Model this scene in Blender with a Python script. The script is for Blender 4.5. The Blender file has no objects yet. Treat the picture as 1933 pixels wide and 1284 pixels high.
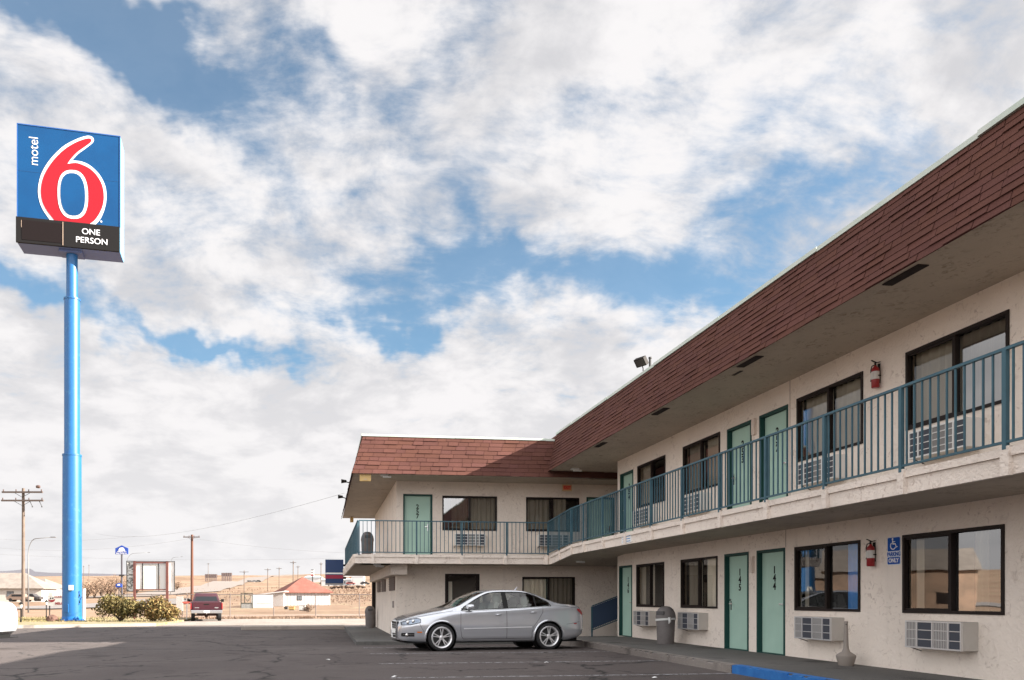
import bpy, bmesh, math, random
from mathutils import Vector, Matrix
random.seed(7)
R = math.radians
SC = bpy.context.scene
COL = SC.collection

# ------------------------------------------------------------------ camera
EYE = 1.23            # height of the lens above the parking lot
F = 1480.0            # focal length in photo pixels (photo 1933 px wide)
CX, HY = 800.0, 1132.0  # optical axis in the photo: the frame is shifted up and to the right
YAW = math.atan(190.0 / F)
cs, sn = math.cos(YAW), math.sin(YAW)
cam = bpy.data.cameras.new('camera'); camo = bpy.data.objects.new('camera', cam); COL.objects.link(camo)
cam.sensor_width = 36; cam.lens = F / 1933 * 36
cam.shift_x = (966.5 - CX) / 1933; cam.shift_y = (HY - 642) / 1933
cam.clip_start = 0.1; cam.clip_end = 20000
camo.location = (0, 0, EYE); camo.rotation_euler = (R(90), 0, -YAW)
SC.camera = camo
SC.view_settings.view_transform = 'Standard'; SC.view_settings.look = 'None'
SC.view_settings.exposure = 2.38; SC.view_settings.gamma = 1
SC.cycles.max_bounces = 8; SC.cycles.transparent_max_bounces = 16

def at(px, d):
    """world x, y of a spot d metres ahead and this many photo pixels across"""
    r = (px - CX) / F * d
    return (r * cs + d * sn, d * cs - r * sn)
def hz(py, d):
    return EYE + (HY - py) * d / F

# ------------------------------------------------------------------ sun and sky
SUN = Vector((1.0, -0.22, 0.49)).normalized()
sl = bpy.data.lights.new('sun', 'SUN'); sl.energy = 4.0; sl.angle = R(0.5); sl.color = (1, .93, .84)
so = bpy.data.objects.new('sun', sl); COL.objects.link(so)
so.rotation_euler = SUN.to_track_quat('Z', 'Y').to_euler()

W = bpy.data.worlds.new('World'); SC.world = W; W.use_nodes = True
def build_world():
    nt = W.node_tree; nt.nodes.clear(); N = nt.nodes; L = nt.links
    def nd(t, **k):
        n = N.new(t)
        for a, b in k.items(): setattr(n, a, b)
        return n
    def inp(s, v):
        if hasattr(v, 'is_output'): L.new(v, s)
        else: s.default_value = v
    def mth(op, a, b=0.0, clamp=False):
        n = nd('ShaderNodeMath', operation=op, use_clamp=clamp); inp(n.inputs[0], a); inp(n.inputs[1], b); return n.outputs[0]
    def vm(op, a, b=(0, 0, 0)):
        n = nd('ShaderNodeVectorMath', operation=op); inp(n.inputs[0], a); inp(n.inputs[1], b); return n
    def noise(vec, scale, detail=6, rough=.55, dist=0.0):
        n = nd('ShaderNodeTexNoise'); L.new(vec, n.inputs['Vector'])
        n.inputs['Scale'].default_value = scale; n.inputs['Detail'].default_value = detail
        n.inputs['Roughness'].default_value = rough; n.inputs['Distortion'].default_value = dist; return n
    out = nd('ShaderNodeOutputWorld'); bg = nd('ShaderNodeBackground'); L.new(bg.outputs[0], out.inputs[0])
    sky = nd('ShaderNodeTexSky', sky_type='NISHITA', sun_disc=False)
    sky.sun_elevation = math.asin(SUN.z); sky.sun_rotation = math.atan2(SUN.x, SUN.y)
    sky.air_density = 1.0; sky.dust_density = 1.4; sky.ozone_density = 1.6; sky.altitude = 1500
    tc = nd('ShaderNodeTexCoord'); D = tc.outputs['Generated']
    dirn = vm('NORMALIZE', D).outputs[0]
    sep = nd('ShaderNodeSeparateXYZ'); L.new(dirn, sep.inputs[0])
    zz = mth('ADD', mth('MAXIMUM', sep.outputs[2], 0.0), 0.30)
    cmb = nd('ShaderNodeCombineXYZ')
    L.new(mth('DIVIDE', sep.outputs[0], zz), cmb.inputs[0]); L.new(mth('DIVIDE', sep.outputs[1], zz), cmb.inputs[1])
    P = cmb.outputs[0]
    # cloud sheets: large lanes, mottled ripples, fine wisps
    wn = noise(P, 1.3, 3)
    warp = vm('SCALE', vm('SUBTRACT', wn.outputs['Color'], (.5, .5, .5)).outputs[0]); warp.inputs['Scale'].default_value = .22
    PW = vm('ADD', P, warp.outputs[0]).outputs[0]
    mp = nd('ShaderNodeMapping'); L.new(PW, mp.inputs[0]); mp.inputs['Rotation'].default_value = (0, 0, R(35)); mp.inputs['Scale'].default_value = (1.0, 1.9, 1)
    n1 = noise(mp.outputs[0], 2.3, 8, .60, .08).outputs['Fac']
    n2 = noise(PW, 9.0, 8, .60, .12).outputs['Fac']
    n3 = noise(mp.outputs[0], 24.0, 5, .62).outputs['Fac']
    # open lanes of blue between the cloud banks, fixed to directions of the sky
    wn2 = noise(dirn, 5.0, 5, .6)
    w2 = vm('SCALE', vm('SUBTRACT', wn2.outputs['Color'], (.5, .5, .5)).outputs[0]); w2.inputs['Scale'].default_value = .26
    DW = vm('ADD', dirn, w2.outputs[0]).outputs[0]
    lanes = [(560, 190, 120, 60, -20, .22), (850, 70, 140, 50, 30, .18), (1000, 330, 160, 40, 20, .14), (220, 70, 360, 85, -6, .42), (60, 30, 300, 60, -8, .50), (360, 120, 190, 60, -25, .52), (250, 60, 160, 90, 0, .35), (640, 110, 90, 45, -30, .36),
             (440, 280, 170, 45, -25, .42), (1010, 545, 330, 62, -4, .72), (1330, 470, 230, 42, 24, .26),
             (900, 470, 70, 60, 0, .25), (50, 580, 190, 28, -14, .62), (300, 610, 240, 32, -10, .62), (440, 655, 110, 22, -10, .5),
             (760, 590, 200, 24, -4, .42), (1560, 370, 180, 55, 20, .42), (1290, 590, 110, 40, 10, .34),
             (830, 220, 60, 90, 20, .26), (1180, 150, 140, 60, 30, .14), (560, 420, 130, 40, -25, .2), (1450, 230, 160, 40, 25, .16), (760, 380, 80, 45, 0, .16)]
    def pdir(px, py):
        r, u = (px - CX) / F, (HY - py) / F
        return Vector((r * cs + sn, cs - r * sn, u)).normalized()
    tot = None
    for (px, py, sx, sy, ang, st) in lanes:
        c = pdir(px, py); e = 12.0
        a = (pdir(px + e * math.cos(R(ang)), py - e * math.sin(R(ang))) - c) / e
        b = (pdir(px + e * math.sin(R(ang)), py + e * math.cos(R(ang))) - c) / e
        ga, gb = a.length ** 2, b.length ** 2
        va = a / ga / sx; vb = b / gb / sy
        vb = vb - va * (vb.dot(a) / max(va.dot(a), 1e-9)) if False else vb
        o1 = vm('DOT_PRODUCT', vm('SUBTRACT', DW, tuple(c)).outputs[0], tuple(va)).outputs['Value']
        o2 = vm('DOT_PRODUCT', vm('SUBTRACT', DW, tuple(c)).outputs[0], tuple(vb)).outputs['Value']
        q = mth('ADD', mth('MULTIPLY', o1, o1), mth('MULTIPLY', o2, o2))
        g = mth('MULTIPLY', mth('EXPONENT', mth('MULTIPLY', q, -1.0)), st)
        tot = g if tot is None else mth('ADD', tot, g)
    dens = mth('SUBTRACT', 0.74, mth('MULTIPLY', mth('MINIMUM', tot, .8), 1.0))
    low = mth('SUBTRACT', 1.0, mth('MULTIPLY', sep.outputs[2], 2.9), True)   # smooth solid bank low over the land
    calm = mth('SUBTRACT', 1.0, mth('MULTIPLY', low, .8))
    dens = mth('ADD', dens, mth('MULTIPLY', mth('SUBTRACT', n1, .5), 1.15))
    dens = mth('ADD', dens, mth('MULTIPLY', mth('SUBTRACT', n2, .5), 1.15))
    dens = mth('ADD', dens, mth('MULTIPLY', mth('SUBTRACT', n3, .5), .5))
    dens = mth('ADD', dens, mth('MULTIPLY', low, .6))
    mr = nd('ShaderNodeMapRange', interpolation_type='SMOOTHSTEP'); L.new(dens, mr.inputs[0])
    mr.inputs[1].default_value = .06; mr.inputs[2].default_value = .84; mr.inputs[3].default_value = .12; mr.inputs[4].default_value = 1.0
    # brightness of the cloud: thick parts a little greyer
    sh = noise(PW, 3.2, 5, .55, .3).outputs['Fac']
    sr = nd('ShaderNodeMapRange', interpolation_type='SMOOTHSTEP'); L.new(mth('ADD', mth('MULTIPLY', sh, .6), mth('MULTIPLY', n2, .4)), sr.inputs[0])
    sr.inputs[1].default_value = .40; sr.inputs[2].default_value = .58; sr.inputs[3].default_value = 0; sr.inputs[4].default_value = 1
    srl = mth('ADD', mth('MULTIPLY', sr.outputs[0], calm), mth('MULTIPLY', mth('SUBTRACT', 1.0, calm), .88))
    cc = nd('ShaderNodeMix', data_type='RGBA'); L.new(srl, cc.inputs[0])
    cc.inputs[6].default_value = (CLOUD_G[0], CLOUD_G[1], CLOUD_G[2], 1); cc.inputs[7].default_value = (CLOUD_W[0], CLOUD_W[1], CLOUD_W[2], 1)
    mx = nd('ShaderNodeMix', data_type='RGBA'); L.new(mr.outputs[0], mx.inputs[0])
    tint = vm('MULTIPLY', sky.outputs[0], (.46, .63, .62)); L.new(tint.outputs[0], mx.inputs[6]); L.new(cc.outputs[2], mx.inputs[7])
    # extra sky brightness added behind the viewer and overhead, lifting the shaded walls
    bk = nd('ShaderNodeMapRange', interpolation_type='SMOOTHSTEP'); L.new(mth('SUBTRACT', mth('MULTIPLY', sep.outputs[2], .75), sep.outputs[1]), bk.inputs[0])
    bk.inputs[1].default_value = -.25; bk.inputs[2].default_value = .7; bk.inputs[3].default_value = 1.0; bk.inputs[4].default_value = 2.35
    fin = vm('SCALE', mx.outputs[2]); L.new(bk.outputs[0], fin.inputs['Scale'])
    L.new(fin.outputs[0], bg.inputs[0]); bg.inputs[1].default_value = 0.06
CLOUD_G = (2.20, 2.19, 2.27); CLOUD_W = (3.08, 3.01, 3.02)
build_world()

# ------------------------------------------------------------------ materials
MATS = {}
def mat(name, col, rough=.8, metal=0.0, bump=None, var=None, spec=.5, coat=0, emit=None, alpha=None):
    """bump=(scale,strength,dist)  var=(scale, other colour, lo, hi, detail)"""
    if name in MATS: return MATS[name]
    m = bpy.data.materials.new(name); m.use_nodes = True; nt = m.node_tree; N = nt.nodes; L = nt.links
    b = N['Principled BSDF']; b.inputs['Base Color'].default_value = (*col, 1); b.inputs['Roughness'].default_value = rough
    b.inputs['Metallic'].default_value = metal; b.inputs['Specular IOR Level'].default_value = spec
    if coat: b.inputs['Coat Weight'].default_value = coat; b.inputs['Coat Roughness'].default_value = .04
    tc = N.new('ShaderNodeTexCoord')
    def noise(s, d=5, r=.6):
        n = N.new('ShaderNodeTexNoise'); n.inputs['Scale'].default_value = s; n.inputs['Detail'].default_value = d
        n.inputs['Roughness'].default_value = r; L.new(tc.outputs['Object'], n.inputs['Vector']); return n
    src = None
    if var:
        vs = var if isinstance(var, list) else [var]
        for v in vs:
            n = noise(v[0], v[4] if len(v) > 4 else 5)
            mr = N.new('ShaderNodeMapRange'); L.new(n.outputs['Fac'], mr.inputs[0]); mr.inputs[1].default_value = v[2]; mr.inputs[2].default_value = v[3]
            mx = N.new('ShaderNodeMix'); mx.data_type = 'RGBA'; L.new(mr.outputs[0], mx.inputs[0])
            if src is None: mx.inputs[6].default_value = (*col, 1)
            else: L.new(src, mx.inputs[6])
            mx.inputs[7].default_value = (*v[1], 1); src = mx.outputs[2]
        L.new(src, b.inputs['Base Color'])
    if bump:
        n = noise(bump[0], 6); bp = N.new('ShaderNodeBump'); bp.inputs['Strength'].default_value = bump[1]; bp.inputs['Distance'].default_value = bump[2]
        L.new(n.outputs['Fac'], bp.inputs['Height']); L.new(bp.outputs[0], b.inputs['Normal'])
    if emit: b.inputs['Emission Color'].default_value = (*emit[0], 1); b.inputs['Emission Strength'].default_value = emit[1]
    MATS[name] = m; return m

def glass(name, ior, tint, refl=1.0):
    if name in MATS: return MATS[name]
    m = bpy.data.materials.new(name); m.use_nodes = True; nt = m.node_tree; N = nt.nodes; L = nt.links
    N.remove(N['Principled BSDF']); o = N['Material Output']
    t = N.new('ShaderNodeBsdfTransparent'); t.inputs[0].default_value = (*tint, 1)
    g = N.new('ShaderNodeBsdfGlossy'); g.inputs['Roughness'].default_value = .015; g.inputs[0].default_value = (refl, refl, refl, 1)
    fr = N.new('ShaderNodeFresnel'); fr.inputs[0].default_value = ior
    tc = N.new('ShaderNodeTexCoord'); n = N.new('ShaderNodeTexNoise'); n.inputs['Scale'].default_value = 1.6; n.inputs['Detail'].default_value = 1
    L.new(tc.outputs['Object'], n.inputs['Vector'])
    bp = N.new('ShaderNodeBump'); bp.inputs['Strength'].default_value = .05; bp.inputs['Distance'].default_value = .02
    L.new(n.outputs['Fac'], bp.inputs['Height']); L.new(bp.outputs[0], g.inputs['Normal'])
    mx = N.new('ShaderNodeMixShader'); L.new(fr.outputs[0], mx.inputs[0]); L.new(t.outputs[0], mx.inputs[1]); L.new(g.outputs[0], mx.inputs[2])
    L.new(mx.outputs[0], o.inputs[0]); MATS[name] = m; return m

def stucco(name, col, mark, scale=1.0, dens=.62):
    """trowelled stucco: a base coat with sparse dark skip-trowel marks"""
    if name in MATS: return MATS[name]
    m = bpy.data.materials.new(name); m.use_nodes = True; nt = m.node_tree; N = nt.nodes; L = nt.links
    b = N['Principled BSDF']; b.inputs['Roughness'].default_value = .92; b.inputs['Specular IOR Level'].default_value = .2
    tc = N.new('ShaderNodeTexCoord')
    def noise(s, d=4, r=.55, dist=0.0, sc=None):
        n = N.new('ShaderNodeTexNoise'); n.inputs['Scale'].default_value = s * scale; n.inputs['Detail'].default_value = d
        n.inputs['Roughness'].default_value = r; n.inputs['Distortion'].default_value = dist
        L.new(tc.outputs['Object'], n.inputs['Vector']); return n.outputs['Fac']
    def rng(x, a, b_, c=0.0, d=1.0):
        n = N.new('ShaderNodeMapRange'); L.new(x, n.inputs[0]); n.inputs[1].default_value = a; n.inputs[2].default_value = b_; n.inputs[3].default_value = c; n.inputs[4].default_value = d; return n.outputs[0]
    def mul(x, y):
        n = N.new('ShaderNodeMath'); n.operation = 'MULTIPLY'; L.new(x, n.inputs[0]); L.new(y, n.inputs[1]); return n.outputs[0]
    def mix(f, a, c):
        n = N.new('ShaderNodeMix'); n.data_type = 'RGBA'; L.new(f, n.inputs[0])
        if isinstance(a, tuple): n.inputs[6].default_value = (*a, 1)
        else: L.new(a, n.inputs[6])
        n.inputs[7].default_value = (*c, 1); return n.outputs[2]
    c0 = mix(rng(noise(.7, 3), .35, .7), col, tuple(x * .88 for x in col))
    marks = mul(rng(noise(9, 3, .6, 1.2), dens - .04, dens + .06), rng(noise(2.2, 3), .42, .62))
    c1 = mix(mul(marks, rng(noise(40, 2), .2, .8, .4, 1.0)), c0, mark)
    L.new(c1, b.inputs['Base Color'])
    mpn = N.new('ShaderNodeMapping'); mpn.inputs['Scale'].default_value = (5, 5, .35); L.new(tc.outputs['Object'], mpn.inputs[0])
    sn_ = N.new('ShaderNodeTexNoise'); sn_.inputs['Scale'].default_value = 1.0; sn_.inputs['Detail'].default_value = 5; L.new(mpn.outputs[0], sn_.inputs['Vector'])
    c1 = mix(mul(rng(sn_.outputs['Fac'], .56, .80, 0, .55), rng(noise(.9, 2), .4, .7)), c1, tuple(x * .68 for x in col))
    L.new(c1, b.inputs['Base Color'])
    bp = N.new('ShaderNodeBump'); bp.inputs['Strength'].default_value = .9; bp.inputs['Distance'].default_value = .02
    a = N.new('ShaderNodeMath'); a.operation = 'ADD'; L.new(noise(14, 5, .6, 1.0), a.inputs[0]); L.new(noise(3.2, 4, .6, 1.5), a.inputs[1])
    L.new(a.outputs[0], bp.inputs['Height']); L.new(bp.outputs[0], b.inputs['Normal'])
    MATS[name] = m; return m

M_WALL = stucco('stucco', (.87, .775, .68), (.50, .41, .35), 1.0, .597)
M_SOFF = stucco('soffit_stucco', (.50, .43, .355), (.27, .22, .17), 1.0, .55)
M_FASC = stucco('fascia_paint', (.80, .71, .625), (.46, .37, .31), 1.3, .58)
M_TRIM = mat('beige_trim', (.72, .62, .54), .75, bump=(20, .3, .01))
M_DOOR = mat('mint_door', (.40, .59, .49), .55, var=(1.5, (.35, .53, .44), .35, .7))
M_DFRM = mat('dark_green_frame', (.014, .060, .052), .55, spec=.25)
M_RAIL = mat('teal_rail', (.050, .115, .145), .5, spec=.3, var=(3, (.035, .085, .115), .4, .7))
M_WFRM = mat('bronze_frame', (.018, .012, .010), .55, spec=.2)
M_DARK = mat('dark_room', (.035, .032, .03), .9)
M_CUR = mat('beige_curtain', (.44, .39, .31), .9)
M_CURW = mat('pale_curtain', (.85, .78, .66), .9)
M_CURB = mat('blue_curtain', (.10, .34, .72), .9)
M_BLACK = mat('black_paint', (.008, .008, .008), .6, spec=.2)
M_WHITE = mat('white_paint', (.78, .78, .76), .5)
M_CHROME = mat('chrome', (.75, .75, .74), .22, 1.0)
M_COPE = mat('pale_green_coping', (.52, .60, .52), .55, var=(2.5, (.62, .66, .60), .4, .7))
M_ROOF = mat('roof_membrane', (.3, .29, .27), .9)
M_GLASS = glass('window_glass', 1.7, (.95, .96, .95))
M_GLASSB = glass('bright_window_glass', 3.3, (.88, .9, .88))
M_SCREEN = glass('screened_glass', 1.45, (.74, .74, .74), .8)
M_RED = mat('red_enamel', (.27, .010, .012), .35)

# ------------------------------------------------------------------ mesh builder
class MB:
    def __init__(s): s.v = []; s.f = []; s.mi = []; s.cols = []
    def add(s, vs, fs, mi=0):
        o = len(s.v); s.v += [tuple(v) for v in vs]
        for f in fs: s.f.append([i + o for i in f]); s.mi.append(mi)
        return s
    def box(s, x0, x1, y0, y1, z0, z1, mi=0, M=None):
        vs = [(x, y, z) for z in (z0, z1) for y in (y0, y1) for x in (x0, x1)]
        if M is not None: vs = [M @ Vector(v) for v in vs]
        return s.add(vs, [(0, 2, 3, 1), (4, 5, 7, 6), (0, 1, 5, 4), (2, 6, 7, 3), (0, 4, 6, 2), (1, 3, 7, 5)], mi)
    def tube(s, p, q, r, r2=None, n=8, mi=0, cap=True):
        p, q = Vector(p), Vector(q); r2 = r if r2 is None else r2
        d = (q - p); 
        if d.length < 1e-6: return s
        d.normalize(); a = d.orthogonal().normalized(); b = d.cross(a)
        vs = []
        for c, rr in ((p, r), (q, r2)):
            for i in range(n):
                t = 2 * math.pi * i / n; vs.append(c + (a * math.cos(t) + b * math.sin(t)) * rr)
        fs = [(i, (i + 1) % n, n + (i + 1) % n, n + i) for i in range(n)]
        if cap: fs += [tuple(range(n - 1, -1, -1)), tuple(range(n, 2 * n))]
        return s.add(vs, fs, mi)
    def path(s, pts, r, n=6, mi=0):
        pts = [Vector(p) for p in pts]; vs = []; k = len(pts)
        ref = None
        for i, p in enumerate(pts):
            d = (pts[min(i + 1, k - 1)] - pts[max(i - 1, 0)]).normalized()
            if ref is None: ref = d.orthogonal().normalized()
            a = (ref - d * ref.dot(d)).normalized(); ref = a; b = d.cross(a)
            rr = r[i] if isinstance(r, (list, tuple)) else r
            for j in range(n):
                t = 2 * math.pi * j / n; vs.append(p + (a * math.cos(t) + b * math.sin(t)) * rr)
        fs = [(i * n + j, i * n + (j + 1) % n, (i + 1) * n + (j + 1) % n, (i + 1) * n + j) for i in range(k - 1) for j in range(n)]
        fs += [tuple(range(n - 1, -1, -1)), tuple(range((k - 1) * n, k * n))]
        return s.add(vs, fs, mi)
    def lathe(s, prof, c=(0, 0, 0), n=20, axis='z', mi=0):
        vs = []; k = len(prof)
        for (r, h) in prof:
            for j in range(n):
                t = 2 * math.pi * j / n; a, b = r * math.cos(t), r * math.sin(t)
                v = (a, b, h) if axis == 'z' else ((a, h, b) if axis == 'y' else (h, a, b))
                vs.append((v[0] + c[0], v[1] + c[1], v[2] + c[2]))
        fs = [(i * n + j, i * n + (j + 1) % n, (i + 1) * n + (j + 1) % n, (i + 1) * n + j) for i in range(k - 1) for j in range(n)]
        return s.add(vs, fs, mi)
    def quad(s, *p, mi=0): return s.add(p, [tuple(range(len(p)))], mi)
    def prism(s, poly, y0, y1, mi=0, axis='y'):
        """2-D polygon (a, b) pushed along an axis"""
        n = len(poly)
        def mk(a, b, h): return (a, h, b) if axis == 'y' else ((h, a, b) if axis == 'x' else (a, b, h))
        vs = [mk(a, b, y0) for a, b in poly] + [mk(a, b, y1) for a, b in poly]
        fs = [tuple(range(n)), tuple(range(2 * n - 1, n - 1, -1))] + [(i, n + i, n + (i + 1) % n, (i + 1) % n) for i in range(n)]
        return s.add(vs, fs, mi)
    def build(s, name, m, parent=None, loc=(0, 0, 0), rot=None, world=False, smooth=False, bevel=0, recalc=True, **tags):
        me = bpy.data.meshes.new(name); me.from_pydata(s.v, [], s.f)
        ms = m if isinstance(m, (list, tuple)) else [m]
        for x in ms: me.materials.append(x)
        me.polygons.foreach_set('material_index', s.mi)
        if recalc or bevel:
            bm = bmesh.new(); bm.from_mesh(me)
            bmesh.ops.recalc_face_normals(bm, faces=bm.faces)
            if bevel:
                es = [e for e in bm.edges if len(e.link_faces) == 2 and e.calc_face_angle(0) > .5]
                bmesh.ops.bevel(bm, geom=es, offset=bevel, segments=2, affect='EDGES', profile=.6)
            bm.to_mesh(me); bm.free()
        if smooth: me.polygons.foreach_set('use_smooth', [True] * len(me.polygons)); 
        if smooth == 'auto':
            me.set_sharp_from_angle(angle=R(38))
        me.update()
        o = bpy.data.objects.new(name, me); COL.objects.link(o)
        o.location = loc
        if rot is not None: o.rotation_euler = rot
        if parent is not None: hang(o, parent, world)
        for k, v in tags.items(): o[{'cat': 'category'}.get(k, k)] = v
        return o
def wm(o):
    return (wm(o.parent) @ o.matrix_parent_inverse @ o.matrix_basis) if o.parent else o.matrix_basis.copy()
def hang(o, parent, world=False):
    o.parent = parent
    if world: o.matrix_parent_inverse = wm(parent).inverted()
def thing(name, label, cat, loc=(0, 0, 0), rz=0.0, group=None, scale=1):
    o = bpy.data.objects.new(name, None); COL.objects.link(o); o.empty_display_size = .2
    o.location = loc; o.rotation_euler = (0, 0, rz); o.scale = (scale,) * 3; o['label'] = label; o['category'] = cat
    if group: o['group'] = group
    return o
def kids(o): return [c for c in COL.objects if c.parent == o]
def dup(o, loc=None, rz=None, label=None, parent=None):
    c = o.copy(); COL.objects.link(c)
    if parent is not None: c.parent = parent
    if loc is not None: c.location = loc
    if rz is not None: c.rotation_euler = (0, 0, rz)
    if label: c['label'] = label
    for k in kids(o): dup(k, parent=c)
    return c
def text(name, s, size, m, parent=None, loc=(0, 0, 0), rot=(R(90), 0, 0), ext=.004, world=False, align='CENTER', sx=1.0, bold=0.0, **tags):
    cu = bpy.data.curves.new(name, 'FONT'); cu.body = s; cu.size = size; cu.extrude = ext; cu.align_x = align; cu.align_y = 'CENTER'; cu.offset = bold
    cu.space_line = .95
    t = bpy.data.objects.new(name, cu); COL.objects.link(t); bpy.context.view_layer.update()
    me = bpy.data.meshes.new_from_object(t.evaluated_get(bpy.context.evaluated_depsgraph_get())); me.name = name
    bpy.data.objects.remove(t); bpy.data.curves.remove(cu)
    me.materials.clear(); me.materials.append(m)
    o = bpy.data.objects.new(name, me); COL.objects.link(o); o.location = loc; o.rotation_euler = rot; o.scale = (sx, 1, 1)
    if parent is not None: hang(o, parent, world)
    for k, v in tags.items(): o[{'cat': 'category'}.get(k, k)] = v
    return o
def rounded_poly(cx, cz, hw, hh, r, n=5):
    pts = []
    for (sx, sz, a0) in ((1, 1, 0), (-1, 1, 90), (-1, -1, 180), (1, -1, 270)):
        for i in range(n + 1):
            t = R(a0 + 90 * i / n); pts.append((cx + sx * (hw - r) + r * math.cos(t), cz + sz * (hh - r) + r * math.sin(t)))
    return pts
# ------------------------------------------------------------------ ground
def lot_z(y): return 0.0 if y < 19.5 else (-.18 * min(1, (y - 19.5) / 5.0))
def hash2(i, j):
    v = math.sin(i * 127.1 + j * 311.7) * 43758.5453; return v - math.floor(v)
def vnoise(x, y):
    i, j = math.floor(x), math.floor(y); u, v = x - i, y - j; u = u * u * (3 - 2 * u); v = v * v * (3 - 2 * v)
    return (hash2(i, j) * (1 - u) + hash2(i + 1, j) * u) * (1 - v) + (hash2(i, j + 1) * (1 - u) + hash2(i + 1, j + 1) * u) * v
def terr(x, y):
    d = math.hypot(x, y)
    if d < 120: return -.24
    t = min(d, 1350) - 120
    z = .0068 * t ** 1.222
    k = min(1, t / 500)
    ang = math.atan2(x, y)
    z += k * (vnoise(x / 150 + 7, y / 150) - .5) * 7 + k * (vnoise(x / 50 + 3, y / 50 + 9) - .5) * 1.8 + min(1, t / 60) * (vnoise(x / 22, y / 22) - .5) * .35
    z += k * 5 * math.sin(ang * 6 + 1.0)
    if d > 1350: z -= (d - 1350) * .03
    return -.24 + z
def gz(px, d):
    x, y = at(px, d); return terr(x, y)

M_DIRT = bpy.data.materials.new('desert_dirt'); M_DIRT.use_nodes = True
def dirt():
    nt = M_DIRT.node_tree; N = nt.nodes; L = nt.links; b = N['Principled BSDF']; b.inputs['Roughness'].default_value = .95; b.inputs['Specular IOR Level'].default_value = .1
    tc = N.new('ShaderNodeTexCoord')
    def noise(s, d=6, r=.6, dist=0):
        n = N.new('ShaderNodeTexNoise'); n.inputs['Scale'].default_value = s; n.inputs['Detail'].default_value = d; n.inputs['Roughness'].default_value = r; n.inputs['Distortion'].default_value = dist
        L.new(tc.outputs['Object'], n.inputs['Vector']); return n.outputs['Fac']
    def rng(x, a, c):
        n = N.new('ShaderNodeMapRange'); L.new(x, n.inputs[0]); n.inputs[1].default_value = a; n.inputs[2].default_value = c; return n.outputs[0]
    def mix(f, a, c):
        n = N.new('ShaderNodeMix'); n.data_type = 'RGBA'; L.new(f, n.inputs[0])
        if isinstance(a, tuple): n.inputs[6].default_value = (*a, 1)
        else: L.new(a, n.inputs[6])
        n.inputs[7].default_value = (*c, 1); return n.outputs[2]
    c = mix(rng(noise(.02, 6), .4, .62), (.26, .18, .128), (.17, .11, .075))
    c = mix(rng(noise(.11, 7, .65, .6), .52, .64), c, (.26, .21, .14))
    c = mix(rng(noise(.35, 6, .7), .60, .70), c, (.11, .08, .05))
    c = mix(rng(noise(3.0, 5, .7), .58, .72), c, (.145, .105, .07))
    L.new(c, b.inputs['Base Color'])
    bp = N.new('ShaderNodeBump'); bp.inputs['Strength'].default_value = .5; bp.inputs['Distance'].default_value = .08
    L.new(noise(2.0, 8, .7), bp.inputs['Height']); L.new(bp.outputs[0], b.inputs['Normal'])
dirt()

def ground():
    mb = MB(); rs = [0.0]; r = 30.0
    while r < 6500:
        rs.append(r); r += max(5.0, r * .03)
    angs = []
    a = -180.0
    while a < 180:
        angs.append(a); a += .5 if -60 < a < 45 else 3
    n = len(angs); mb.v.append((0, 0, terr(0, 0)))
    for r in rs[1:]:
        for a in angs:
            x, y = r * math.sin(R(a)), r * math.cos(R(a)); mb.v.append((x, y, terr(x, y)))
    for j in range(n): mb.f.append([0, 1 + j, 1 + (j + 1) % n]); mb.mi.append(0)
    for i in range(len(rs) - 2):
        for j in range(n):
            p, q = 1 + i * n + j, 1 + i * n + (j + 1) % n
            mb.f.append([p, q, q + n, p + n]); mb.mi.append(0)
    mb.build('ground', M_DIRT, smooth=True, kind='structure')
ground()

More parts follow.
